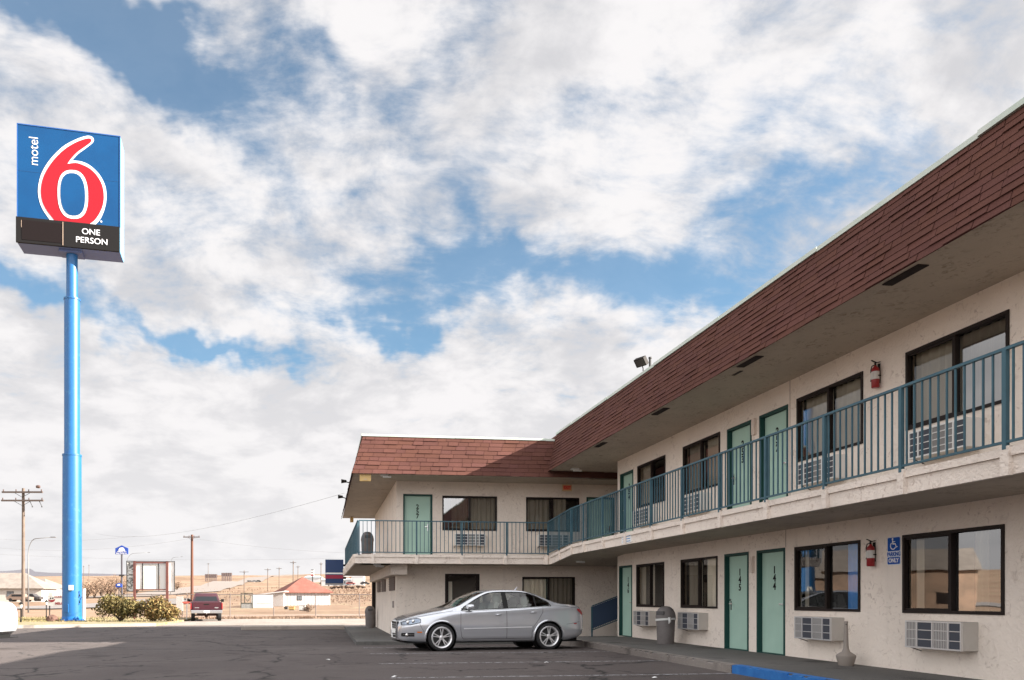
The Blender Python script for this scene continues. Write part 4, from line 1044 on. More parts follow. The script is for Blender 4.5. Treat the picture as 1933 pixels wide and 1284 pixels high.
    for (sx, zz) in ((2.30, .62), (3.02, .56)):
        for sy in (-.36, .36):
            t.add([(sx - .12 + dz * .25 + e, sy + yy_, z0) for e in (0, .12) for (yy_, dz, z0) in ((-.23, 0, zz), (.23, 0, zz), (.21, .5, zz + .50), (-.21, .5, zz + .50))], [(0, 1, 2, 3), (7, 6, 5, 4), (0, 4, 5, 1), (1, 5, 6, 2), (2, 6, 7, 3), (3, 7, 4, 0)])
            t.lathe([(0, -.11), (.09, -.10), (.11, -.04), (.11, .06), (.07, .10), (0, .11)], (sx + .12, sy, zz + .60), 12, 'z')
    B(t, 'seat', M_SEAT, smooth=False, bevel=.02)
    t = MB(); t.box(1.35, 1.75, -.70, .70, .75, .93); t.box(1.4, 3.6, -.7, .7, .25, .62); t.path([(1.78, -.36 + .17 * math.cos(a / 12 * 6.283), .90 + .17 * math.sin(a / 12 * 6.283)) for a in range(13)], .014, 6); B(t, 'dashboard', M_TRIMK)
    for wx in (C['wf'], C['wr']):
        for s in (-1, 1): wheel(root, wx + dx, s * .775, s)
    return root

x0, y0 = at(832, 18.75)
# near front wheel at (x0, y0): body centre from it
PH = R(6.7); S_ = 1.035
cx_, cy_ = (4.58 / 2 - .92) * S_, .775 * S_
loc = (x0 + cx_ * math.cos(PH) - cy_ * math.sin(PH), y0 + cx_ * math.sin(PH) + cy_ * math.cos(PH), 0.0)
sedan('silver four-door sedan parked side-on in front of the motel', M_SILV, loc, PH, S_)
M_WPAINT = mat('white_car_paint', (.33, .34, .35), .3, coat=.8)
x1, y1 = at(-13, 20.6)
sedan('white car at the left edge of the photo, cut off by the frame', M_WPAINT, (x1 - 2.32, y1 + .75, -.02), R(-14), 1.12)

# ------------------------------------------------------------------ pickup (seen from behind), local: x across, y forward
def pickup(loc, rz):
    mp = mat('maroon_paint', (.055, .010, .018), .32, .25, coat=.7)
    r = thing('pickup_truck', 'maroon pickup truck seen from behind, parked on the driveway by the fence', 'pickup truck', loc, rz)
    def sec(mb, prof, y0, y1, mi=0): mb.prism(prof, y0, y1, mi=mi)
    body = MB(); low = [(-.93, .58), (-.99, .70), (-1.0, .95), (-.965, 1.20), (-.93, 1.26), (.93, 1.26), (.965, 1.20), (1.0, .95), (.99, .70), (.93, .58)]
    sec(body, low, 0.06, 5.2); bo = body.build('body', mp, None, bevel=.03, smooth='auto')
    cut = MB()
    for wy in (1.15, 4.45):
        for s in (-1, 1): cut.tube((s * .70, wy, .40), (s * 1.3, wy, .40), .45, n=28)
    cut.box(-.80, .80, .14, 1.95, .85, 1.5)
    c = cut.build('cutter', M_BLACK); md = bo.modifiers.new('b', 'BOOLEAN'); md.operation = 'DIFFERENCE'; md.solver = 'EXACT'; md.object = c
    bpy.context.view_layer.update(); me = bpy.data.meshes.new_from_object(bo.evaluated_get(bpy.context.evaluated_depsgraph_get())); bo.modifiers.clear(); bo.data = me; bpy.data.objects.remove(c); hang(bo, r)
    hood = MB(); hood.prism([(5.2, .60), (5.75, .62), (5.8, .80), (5.75, 1.12), (5.2, 1.22)], -.93, .93, axis='x'); hood.build('nose', mp, r, bevel=.04)
    cab = MB(); cab.add([(-.90, 2.05, 1.25), (.90, 2.05, 1.25), (.90, 4.25, 1.25), (-.90, 4.25, 1.25), (-.70, 2.22, 1.83), (.70, 2.22, 1.83), (.70, 3.45, 1.85), (-.70, 3.45, 1.85)], [(3, 2, 1, 0), (4, 5, 6, 7), (0, 1, 5, 4), (1, 2, 6, 5), (2, 3, 7, 6), (3, 0, 4, 7)])
    cab.build('cab', mp, r, bevel=.05, smooth='auto')
    w = MB(); w.add([(-.76, 2.06, 1.31), (.76, 2.06, 1.31), (.62, 2.20, 1.75), (-.62, 2.20, 1.75)], [(0, 1, 2, 3)]); wo = w.build('rear_window', mat('dark_auto_glass', (.02, .022, .025), .12, spec=.3), r)
    for s in (-1, 1):
        w = MB(); w.add([(s * .895, 2.2, 1.30), (s * .895, 3.9, 1.30), (s * .725, 3.45, 1.77), (s * .735, 2.32, 1.77)], [(0, 1, 2, 3)]); w.build('side_window', MATS['dark_auto_glass'], r)
        t = MB(); t.box(s * .97 - .035, s * .97 + .035, .03, .14, .80, 1.18); t.build('tail_light', M_REDL, r, bevel=.01)
        m_ = MB(); m_.tube((s * .9, 3.75, 1.32), (s * 1.02, 3.75, 1.34), .015); m_.box(s * 1.12 - .10, s * 1.12 + .10, 3.72, 3.78, 1.24, 1.44); m_.build('mirror', M_BLACK, r, bevel=.03)
    tg = MB(); tg.box(-.88, .88, .02, .09, .74, 1.25); tg.build('tailgate', mp, r, bevel=.025)
    t = MB(); t.box(-.16, .16, .0, .03, 1.06, 1.13); t.build('tailgate_handle', M_BLACK, r, bevel=.01)
    t = MB(); t.box(-.74, -.46, .012, .02, .86, .90); t.build('badge', M_CHROME, r); t = MB(); t.box(.50, .74, .012, .02, .84, .91); t.build('badge', M_CHROME, r)
    bp = MB(); bp.box(-.98, .98, -.14, .10, .52, .72); bp.build('bumper', mat('worn_chrome', (.5, .5, .5), .3, .9), r, bevel=.03)
    t = MB(); t.box(-.17, .17, -.155, -.142, .56, .69); t.build('number_plate', M_WHITE, r)
    t = MB(); t.tube((0, -.14, .50), (0, -.24, .50), .03); t.lathe([(0, .44), (.03, .45), (.035, .48), (.02, .51), (0, .53)], (0, -.22, .06), 10); t.build('tow_hitch', M_CHROME, r)
    ch = MB(); ch.box(-.45, -.37, .1, 5.4, .42, .56); ch.box(.37, .45, .1, 5.4, .42, .56); ch.tube((-.8, 1.15, .38), (.8, 1.15, .38), .05); ch.lathe([(0, -.14), (.12, -.1), (.14, 0), (.12, .1), (0, .14)], (0, 1.15, .38), 12, 'x'); ch.box(-.6, .6, .1, .3, .45, .58)
    ch.build('chassis', mat('rusty_black', (.06, .03, .025), .8), r)
    for wy in (1.15, 4.45):
        for s in (-1, 1):
            mb = MB(); mb.lathe([(.22, -.12), (.36, -.12), (.39, -.09), (.39, .09), (.36, .12), (.22, .12)], n=28, axis='x'); wh = mb.build('wheel', M_TYRE, r, loc=(s * .84, wy, .39), smooth='auto')
            rb = MB(); rb.lathe([(0, s * .05), (.08, s * .06), (.10, s * .03), (.19, s * .06), (.225, s * .115), (.225, -s * .1)], n=20, axis='x'); rb.build('rim', M_CHROME, wh, smooth='auto')
    return r
x0, y0 = at(390, 50.5); pickup((x0, y0, -.172), R(9))
# ------------------------------------------------------------------ tall road sign
def tall_sign():
    mpole = mat('sky_blue_paint', (.006, .105, .29), .42, var=[(.6, (.006, .09, .26), .4, .7), (3.5, (.02, .13, .29), .58, .66)], coat=.1)
    mblue = mat('sign_blue', (.0, .058, .175), .5, spec=.25, var=(.5, (.0, .050, .155), .4, .6)); mred = mat('sign_red', (.31, .006, .015), .5, spec=.25); mw = mat('sign_white', (.70, .70, .73), .5); mk = mat('sign_black', (.012, .011, .011), .6, spec=.15)
    mside = mat('cabinet_pale_blue', (.16, .50, .78), .4); mund = mat('cabinet_under', (.09, .13, .28), .6)
    D = 48.07; px = 136.0; x, y = at(px, D); rz = -YAW - R(4.7) + 0.0
    s = D / F
    g = thing('sign_tower', 'very tall blue motel sign with a big red 6 on a stepped blue pole', 'sign', (x, y, -.10), 0)
    def H(py): return hz(py, D) + .10
    mb = MB(); mb.lathe([(17.6 * s, 0), (16.6 * s, H(862)), (16.6 * s, H(860)), (13.8 * s, H(859))], n=40); mb.lathe([(13.8 * s, H(861)), (13.8 * s, H(567))], n=40); mb.lathe([(13.8 * s, H(567)), (10.3 * s, H(566)), (10 * s, H(474))], n=40)
    po = mb.build('pole', mpole, g, smooth='auto', recalc=True)
    for hp, rr in ((860, 17.3), (566, 14.7)):
        mb = MB(); mb.lathe([((rr - 1.5) * s, H(hp) - .05), (rr * s, H(hp) - .05), (rr * s, H(hp) + .05), ((rr - 3) * s, H(hp) + .05)], n=40); mb.build('collar', mpole, g, smooth='auto')
    mb = MB(); mb.box(-.13, .13, -.70, -.60, 1.9, 2.2); mb.build('meter_box', mat('pale_box', (.6, .6, .55), .5), g, bevel=.01, rot=(0, 0, R(12)))
    mb = MB(); mb.lathe([(.576, .0), (.576, .28), (.575, .3)], n=40); bb = mb.build('repainted_band', mat('deep_blue_paint', (.006, .13, .42), .4), g, smooth=True)
    mb = MB(); mb.box(-.16, .16, -.605, -.560, .55, 1.05)
    for q in (-.13, .13):
        for h_ in (.58, 1.02): mb.tube((q, -.62, h_), (q, -.60, h_), .015, n=6)
    mb.build('access_plate', mpole, g, rot=(0, 0, R(-18)), bevel=.004)
    mb = MB()
    for k in range(16): a = k * 6.283 / 16; mb.tube((.66 * math.cos(a), .66 * math.sin(a), 0), (.66 * math.cos(a), .66 * math.sin(a), .14), .03, n=6)
    mb.lathe([(.56, 0), (.78, 0), (.78, .05), (.56, .05)], n=36); mb.build('base_flange', mpole, g)
    # graffiti strokes round the right side of the pole
    mb = MB(); rnd = random.Random(4)
    for k in range(7):
        a = R(-22 + rnd.uniform(-10, 12)); z = 1.1 + k * .11; pts = []
        for j in range(5): 
            aa = a + R(rnd.uniform(-7, 7)); pts.append((.572 * math.cos(aa), .572 * math.sin(aa), z + rnd.uniform(-.12, .12)))
        mb.path(pts, .016, 4)
    mb.build('graffiti', M_BLACK, g)
    # cabinet, local x to the right, front at y = 0
    cx = (32 + 227.2) / 2; cl = (( (cx - px) * s), -.72)
    Wd = 5.79; zt_ = 29.68; zb_ = zt_ - 7.10; dep = 1.5
    ca, sa = math.cos(rz), math.sin(rz)
    def loc(dx=0): return (0, 0, 0)
    RZ = R(13.2) - YAW
    cab = MB(); w2 = Wd / 2
    cab.box(-w2, w2, .01, dep, zb_, zt_)
    c = MB(); c.box(-w2, w2, -dep / 2 + .02, dep / 2, zb_ + .02, zt_)
    co = c.build('cabinet', mside, g, loc=loc(), rot=(0, 0, RZ), bevel=.03)
    u = MB(); u.box(-w2 + .02, w2 - .02, -dep / 2 + .02, dep / 2 - .01, zb_ - .01, zb_ + .015); u.box(-.65, .65, -.5, .5, zb_ - .14, zb_ - .01); u.build('underside', mund, co)
    zs_ = zb_ + 1.53; y0 = -dep / 2
    sm_ = MB(); sm_.box(-w2 + .05, w2 - .05, y0 - .026, y0 - .021, zs_ + 2.76, zs_ + 2.775); sm_.build('panel_seam', mat('seam_blue', (0, .04, .13), .6), co)
    f = MB(); f.box(-w2, w2, y0 - .02, y0 + .015, zs_, zt_); fo = f.build('sign_face', mblue, co)
    f = MB(); f.box(-w2, w2, y0 - .045, y0 - .022, zt_ - .05, zt_ + .01); f.box(-w2 - .01, -w2 + .04, y0 - .045, y0 - .022, zs_, zt_); f.box(w2 - .04, w2 + .01, y0 - .045, y0 - .022, zs_, zt_); f.build('face_trim', mat('trim_blue', (.01, .08, .28), .4), co)
    Hf = zt_ - zs_
    def M(p):   # traced face coordinates -> metres
        x, y = p; u = (x - 138) / 837; yt = 72 + 76 * u; yb = 828 + 52 * u; return (-w2 + u * Wd, zs_ + Hf * (1 - (y - yt) / (yb - yt)))
    def smooth(P, closed=True, k=5):
        out = []; n = len(P)
        for i in range(n if closed else n - 1):
            p0, p1, p2, p3 = (P[(i - 1) % n] if closed else P[max(i - 1, 0)]), P[i], P[(i + 1) % n], (P[(i + 2) % n] if closed else P[min(i + 2, n - 1)])
            for j in range(k):
                t = j / k; out.append(tuple(.5 * (2 * p1[c] + (p2[c] - p0[c]) * t + (2 * p0[c] - 5 * p1[c] + 4 * p2[c] - p3[c]) * t * t + (3 * p1[c] - p0[c] - 3 * p2[c] + p3[c]) * t ** 3) for c in (0, 1)))
        if not closed: out.append(P[-1])
        return out
    def shape(name, segs, y, m):
        P = []
        for sg in segs: P += smooth(sg, False)
        P = [M(p) for p in P]; mb = MB(); mb.prism(P, y - .012, y); 
        me = mb.build(name, m, co); bm = bmesh.new(); bm.from_mesh(me.data); bmesh.ops.triangulate(bm, faces=bm.faces); bm.to_mesh(me.data); bm.free(); return me
    outer = [[(770, 866), (812, 815), (845, 735), (860, 650), (852, 560), (815, 480), (760, 418), (700, 378), (640, 360), (582, 357)],
             [(584, 350), (625, 305), (690, 255), (740, 215), (756, 190), (748, 165), (715, 153), (665, 163), (590, 195), (510, 243), (432, 318), (370, 400), (325, 492), (305, 600), (315, 690), (345, 765), (400, 843)]]
    shape('numeral_outline', outer, y0 - .024, mw)
    inner = [[(722, 863), (765, 830), (808, 765), (835, 690), (838, 610), (822, 540), (785, 475), (730, 422), (670, 392), (610, 376), (542, 386)],
             [(545, 380), (575, 338), (620, 290), (680, 245), (728, 208), (737, 188), (722, 175), (680, 182), (605, 213), (525, 265), (450, 338), (390, 418), (347, 505), (328, 600), (337, 690), (372, 765), (436, 846)]]
    shape('numeral', inner, y0 - .040, mred)
    def sup(hw, hh, cx=586, cy=632, e=2.5): 
        pts = []
        for i in range(56):
            t = 2 * math.pi * i / 56; a, b = math.cos(t), math.sin(t); k = (1 + .06 * -b)
            pts.append((cx + hw * math.copysign(abs(a) ** (2 / e), a) + 10 * b * .6, cy + hh * math.copysign(abs(b) ** (2 / e), b)))
        return pts
    for nm, hw, hh, yy_, m in (('counter_outline', 123, 196, y0 - .055, mw), ('counter', 100, 171, y0 - .070, mblue)):
        P = [M(p) for p in sup(hw, hh)]; mb = MB(); mb.prism(P, yy_ - .012, yy_); mb.build(nm, m, co)
    text('lettering', 'motel', .74, mw, co, loc=(M((272, 285))[0], y0 - .03, M((268, 292))[1]), rot=(R(90), R(-90), 0), ext=.008, bold=-.004)
    mb = MB(); q = M((817, 840)); mb.lathe([(0, -.01), (.06, -.01), (.06, 0)], (q[0], y0 - .03, q[1]), 10, 'y'); mb.build('trade_mark_dot', mw, co)
    # price panels
    f = MB(); f.box(-w2 - .05, w2 - .02, y0 - .10, y0 + .015, zb_, zs_); po_ = f.build('message_panel', mk, co, bevel=.02)
    f = MB(); f.box(-w2 + .28, -.42, y0 - .115, y0 - .101, zb_ + .18, zs_ - .18); f.build('blank_screen', mat('dead_screen', (.010, .006, .006), .6, spec=.15), co)
    f = MB(); f.box(-.36, -.33, y0 - .12, y0 - .101, zb_ + .06, zs_ - .06); f.box(-w2 + .25, -w2 + .27, y0 - .115, y0 - .101, zb_ + .9, zs_ - .2); f.build('panel_strip', mat('old_strip', (.45, .33, .25), .5), co)
    text('lettering', 'ONE', .50, mw, co, loc=(1.23, y0 - .115, zs_ - .52), bold=.002, ext=.008); text('lettering', 'PERSON', .50, mw, co, loc=(1.28, y0 - .115, zs_ - 1.05), bold=.002, ext=.008)
    return g
tall_sign()
mb = MB(); x, y = at(158.5, 49.6); mb.tube((0, 0, 0), (0, 0, 1.95), .10, n=12); mb.tube((0, 0, 1.95), (0, 0, 2.0), .11, n=12)
o = mb.build('pipe_post', mat('cream_pipe', (.62, .60, .54), .5), loc=(x, y, -.08)); o['label'] = 'cream pipe post just right of the blue sign pole'; o['category'] = 'post'

# ------------------------------------------------------------------ things on the motel
def trash_can(label, loc, rz=0, r=.235, h=.92, bag=True, group='domed grey trash cans'):
    t = thing('trash_can', label, 'trash can', loc, rz, group)
    m = mat('grey_plastic', (.15, .135, .13), .6, var=(5, (.12, .105, .10), .45, .7))
    k = h / .92
    mb = MB(); mb.lathe([(0, 0), (r * .88, 0), (r * .9, .02), (r, .60 * k), (r, .63 * k)], n=28); mb.build('bin', m, t, smooth='auto')
    mb = MB(); mb.lathe([(r * 1.06, .62 * k), (r * 1.06, .68 * k), (r * .98, .76 * k), (r * .78, .85 * k), (r * .45, .905 * k), (0, .92 * k)], n=28); mb.build('dome_lid', m, t, smooth='auto')
    mb = MB(); mb.box(-.11, .11, -r * 1.04, -r * .86, .70 * k, .80 * k); mb.build('flap', mat('flap_dark', (.07, .065, .065), .6), t, bevel=.01)
    if bag:
        mb = MB(); rnd = random.Random(2); n = 30
        vs = [((r * 1.07 + .006 * rnd.random()) * math.cos(i * 6.283 / n), (r * 1.07 + .006 * rnd.random()) * math.sin(i * 6.283 / n), z + .02 * math.cos(i * .21)) for z in (.575, .625) for i in range(n)]
        mb.add(vs, [(i, (i + 1) % n, n + (i + 1) % n, n + i) for i in range(n)])
        mb.path([(r * .9, -r * .6, .60), (r * 1.02, -r * .75, .64), (r * 1.1, -r * .8, .55), (r * 1.0, -r * .85, .50)], [.02, .035, .03, .008], 7); mb.build('bag_liner', mat('white_bag', (.6, .6, .58), .6), t, smooth=True)
    return t
x, y = at(1256.5, 19.35); trash_can('domed grey trash can with a white bag edge between two ground floor windows', (x, y, .14), R(-60), .225, .93)
x, y = at(698.5, 35.6); trash_can('domed grey trash can on the walkway by the far end of the back wing', (x, y, -.05), 0, .225, 1.0, False)
x, y = at(693.5, 30.0); trash_can('domed grey trash can upstairs on the balcony corner', (x, y, FLB2), 0, .235, 1.12, False)

def extinguisher(px, z, label):
    y = 22.95 - uy(px); t = thing('fire_extinguisher', label, 'fire extinguisher', (XW - .08, y, z), R(-90), 'fire extinguishers on the wall', .78)
    mb = MB(); mb.lathe([(0, 0), (.066, .0), (.075, .015), (.075, .36), (.068, .40), (.03, .435), (.025, .46)], n=20); mb.build('cylinder', M_RED, t, smooth='auto')
    mb = MB(); mb.lathe([(.0762, .17), (.0762, .33)], n=20); mb.box(-.04, .04, -.079, -.076, .19, .31, mi=0); mb.build('paper_label', mat('tag_paper', (.62, .60, .56), .6), t, smooth='auto')
    mb = MB(); mb.tube((0, 0, .45), (0, 0, .50), .02); mb.add([(-.02, -.02, .50), (.02, -.02, .50), (.02, .12, .535), (-.02, .12, .535), (-.02, -.02, .515), (.02, -.02, .515), (.02, .12, .55), (-.02, .12, .55)], [(0, 1, 2, 3), (7, 6, 5, 4), (0, 4, 5, 1), (1, 5, 6, 2), (2, 6, 7, 3), (3, 7, 4, 0)])
    mb.add([(-.015, -.09, .555), (.015, -.09, .555), (.015, .03, .51), (-.015, .03, .51), (-.015, -.09, .57), (.015, -.09, .57), (.015, .03, .525), (-.015, .03, .525)], [(0, 1, 2, 3), (7, 6, 5, 4), (0, 4, 5, 1), (1, 5, 6, 2), (2, 6, 7, 3), (3, 7, 4, 0)]); mb.build('valve', M_BLACK, t)
    mb = MB(); mb.path([(-.02, 0, .48), (-.09, -.01, .47), (-.12, -.01, .40), (-.115, -.01, .30), (-.09, -.02, .22), (-.085, -.03, .15)], [.011] * 5 + [.018], 8); mb.build('hose', M_BLACK, t, smooth=True)
    mb = MB(); mb.box(-.02, .02, .06, .10, .1, .5); mb.box(-.08, .08, .0, .07, .23, .25); mb.build('bracket', M_BLACK, t)
extinguisher(1652, 1.77, 'red fire extinguisher on the ground floor wall left of the blue parking sign')
extinguisher(1661, 4.64, 'red fire extinguisher on the upstairs wall between two windows')

# parking sign
y = 22.95 - uy(1688); mbl = mat('sign_plate_blue', (.006, .075, .36), .6, spec=.2); mws = mat('sign_plate_white', (.62, .66, .72), .5)
t = thing('parking_sign', 'blue and white wheelchair parking sign on the wall by the large window', 'sign', (XW, y, 1.775), R(-90), None, .9)
mb = MB(); mb.prism(rounded_poly(0, .245, .16, .245, .03), -.008, -.002); mb.build('plate', mws, t)
mb = MB(); mb.prism(rounded_poly(0, .36, .148, .118, .02), -.011, -.0085); mb.build('symbol_field', mbl, t)
mb = MB(); mb.prism(rounded_poly(0, .075, .148, .062, .02), -.011, -.0085); mb.build('text_field', mbl, t)
mb = MB()
def seg(mb, a, b, w, y=-.014):
    a, b = Vector(a), Vector(b); d = (b - a).normalized(); n = Vector((-d.y, d.x)) * w / 2; mb.prism([tuple(a + n), tuple(b + n), tuple(b - n), tuple(a - n)], y, y + .0025)
mb.prism([(-.025 + .018 * math.cos(i * .5236), .452 + .018 * math.sin(i * .5236)) for i in range(12)], -.014, -.0115)
seg(mb, (-.025, .43), (-.015, .365), .022); seg(mb, (-.02, .405), (.035, .405), .014); seg(mb, (-.02, .366), (.045, .366), .020); seg(mb, (.04, .37), (.068, .30), .018); seg(mb, (.06, .305), (.095, .318), .014)
arc = [(-.012 + .062 * math.cos(R(a)), .335 + .062 * math.sin(R(a))) for a in range(125, 345, 14)]
for a, b in zip(arc[:-1], arc[1:]): seg(mb, a, b, .016)
mb.build('wheelchair_symbol', M_WHITE, t)
text('lettering', 'PARKING', .098, mbl, t, loc=(0, -.0095, .185), sx=.78, ext=.002, bold=.003); text('lettering', 'ONLY', .10, M_WHITE, t, loc=(0, -.0125, .075), sx=.9, ext=.002, bold=.003)

# cigarette bin
x, y = at(1596, 15.6); x = 8.58; y = x * (cs - sn * ((1597 - CX) / F)) / (sn + cs * ((1597 - CX) / F))
t = thing('ashtray_stand', 'beige cigarette receptacle with a long neck under the wall air conditioner', 'ashtray', (x, y, .14), 0, None, .85)
mb = MB(); mb.lathe([(0, 0), (.13, 0), (.135, .01), (.175, .16), (.178, .19), (.16, .215), (.075, .27), (.05, .33)], n=28); mb.build('base', mat('taupe_plastic', (.27, .235, .205), .6), t, smooth='auto')
mb = MB(); mb.lathe([(.052, .32), (.045, .40), (.036, .78), (.034, .84), (.028, .86), (0, .865)], n=18); nk = mb.build('neck', MATS['taupe_plastic'], t, smooth='auto')
mb = MB(); mb.tube((-.02, -.036, .80), (-.02, -.030, .80), .012); mb.build('opening', M_BLACK, nk)

# exit sign, emergency lamp
k = (1070 - CX) / F; x = 25.95 * (sn + cs * k) / (cs - sn * k)
t = thing('exit_sign', 'red and cream EXIT sign hanging under the roof of the back wing', 'sign', (x, 25.95, 4.93)); mb = MB(); mb.box(-.17, .17, -.03, .03, 0, .23); mb.box(-.01, .01, -.01, .01, .23, .32); mb.build('case', mat('cream_case', (.55, .40, .22), .5), t, bevel=.006)
mb = MB(); mb.box(-.14, .14, -.036, -.031, .035, .195); mb.build('face', mat('exit_face', (.62, .20, .10), .5), t); text('lettering', 'EXIT', .15, mat('exit_red', (.65, .02, .01), .5), t, loc=(0, -.042, .115), sx=.85, bold=.004)
k = (689.5 - CX) / F; x = 25.0 * (sn + cs * k) / (cs - sn * k)
t = thing('emergency_lamp', 'yellowish box lamp hanging under the roof corner of the back wing', 'lamp', (x, 25.0, 4.995)); mb = MB(); mb.box(-.18, .18, -.06, .06, 0, .22); mb.box(-.02, .02, -.02, .02, .22, .255); mb.build('case', mat('yellow_case', (.62, .42, .16), .5), t, bevel=.01)
mb = MB(); mb.box(-.05, .05, -.07, -.061, .03, .08); mb.build('label_plate', mat('cream_case', (.55, .40, .22)), t)
k = (652 - CX) / F; x = 1.3
x, y = at(664, 38.0); t = thing('hanging_lamp', 'small yellowish lamp under the far end of the west eave', 'lamp', (x, y, 4.98)); mb = MB(); mb.box(-.08, .08, -.12, .12, 0, .22); mb.build('case', MATS['yellow_case'], t, bevel=.01); mb = MB(); mb.box(-.02, .02, -.02, .02, .22, .27); mb.build('mount', M_BLACK, t)

# floodlights
def flood(loc, rz, tilt, s, label):
    t = thing('floodlight', label, 'floodlight', loc, rz, 'floodlights on the roof')
    mb = MB(); mb.tube((0, 0, 0), (0, 0, .10 * s), .016 * s); mb.tube((0, 0, .10 * s), (0, -.06 * s, .20 * s), .016 * s); mb.build('arm', M_BLACK, t)
    mb = MB(); mb.box(-.20 * s, .20 * s, -.09 * s, .07 * s, -.14 * s, .14 * s)
    for k in range(5): mb.box((-.16 + .08 * k - .008) * s, (-.16 + .08 * k + .008) * s, .07 * s, .11 * s, -.11 * s, .11 * s)
    h = mb.build('housing', mat('bronze_lamp', (.02, .016, .014), .7, spec=.2), t, loc=(0, -.09 * s, .30 * s), rot=(R(tilt), 0, 0), bevel=.012 * s)
    mb = MB(); mb.box(-.17 * s, .17 * s, -.097 * s, -.091 * s, -.11 * s, .11 * s); mb.build('lens', mat('lamp_lens', (.06, .055, .05), .2, spec=.3), h)
k = (1214 - CX) / F; x = 7.70; y = x * (cs - sn * k) / (sn + cs * k)
flood((x, y, 6.77), R(-62), 38, .74, 'floodlight on the roof edge of the near wing')
mb = MB(); mb.tube((0, 0, 0), (0, 0, .20), .03, n=10); mb.tube((0, 0, .20), (0, 0, .24), .04, n=10); o = mb.build('vent_pipe', M_RIMD, loc=(7.74, y - .32, 6.775)); o['label'] = 'short grey vent pipe beside the roof floodlight'; o['category'] = 'pipe'
def onwest(px, z): # point on the west mansard seen at this column
    k = (px - CX) / F; x = .90 + .38 * (z - 5.22) / 1.28; return x - .02, x * (cs - sn * k) / (sn + cs * k)
for px, z, lb in ((661.5, 5.62, 'small floodlight sticking out of the shingles, upper one at the west end'), (654, 5.38, 'small floodlight sticking out of the shingles, lower one at the west end')):
    X, Y = onwest(px, z); t = thing('floodlight', lb, 'floodlight', (X, Y, z), R(-90), 'floodlights on the shingles')
    mb = MB(); mb.tube((0, 0, 0), (0, -.18, .05), .02); mb.build('arm', M_BLACK, t); mb = MB(); mb.lathe([(0, .10), (.05, .09), (.06, 0), (.08, -.10), (.07, -.105), (0, -.09)], (0, -.22, .06), 14, 'y'); mb.build('housing', MATS['bronze_lamp'], t, smooth='auto')

# box sign under the west balcony
t = thing('box_sign', 'dark blue box sign with white and red stripes hung beside the west balcony', 'sign', (.98, 37.2, 2.0)); mdb = mat('navy', (.006, .035, .12), .35)
mb = MB(); mb.box(-.88, -.03, 0, .5, 0, 1.12); mb.build('case', mdb, t, bevel=.012)
mb = MB(); mb.box(-.87, -.04, -.008, -.002, .43, .50); mb.build('white_stripe', M_WHITE, t); mb = MB(); mb.box(-.87, -.04, -.008, -.002, .22, .39); mb.build('red_stripe', mat('stripe_red', (.30, .012, .045), .4), t)
mb = MB(); mb.box(-.88, -.03, -.002, .5, -.07, -.001); mb.build('base_rail', mat('grey_plate', (.3, .28, .27)), t); mb = MB(); mb.box(-.03, .1, .1, .14, .2, .3); mb.box(-.03, .1, .1, .14, .8, .9); mb.build('bracket', M_BLACK, t)

# litter on the asphalt
rnd = random.Random(11)
for (px, py) in ((619, 1247), (1032, 1216 + 36), (745, 1279), (1158, 1228), (1235, 1281)):
    d = 1.235 * F / (py - HY); x, y = at(px, d); mb = MB(); n = 7
    vs = [(.05 * math.cos(i * .9) * rnd.uniform(.6, 1.3), .035 * math.sin(i * .9) * rnd.uniform(.6, 1.3), rnd.uniform(.003, .02)) for i in range(n)]
    mb.add(vs + [(0, 0, .025)], [(i, (i + 1) % n, n) for i in range(n)])
    o = mb.build('litter', M_WHITE, loc=(x, y, lot_z(y) + .002)); o['category'] = 'litter'; o['group'] = 'white paper scraps on the asphalt'; o['label'] = 'small white paper scrap lying on the parking lot asphalt'
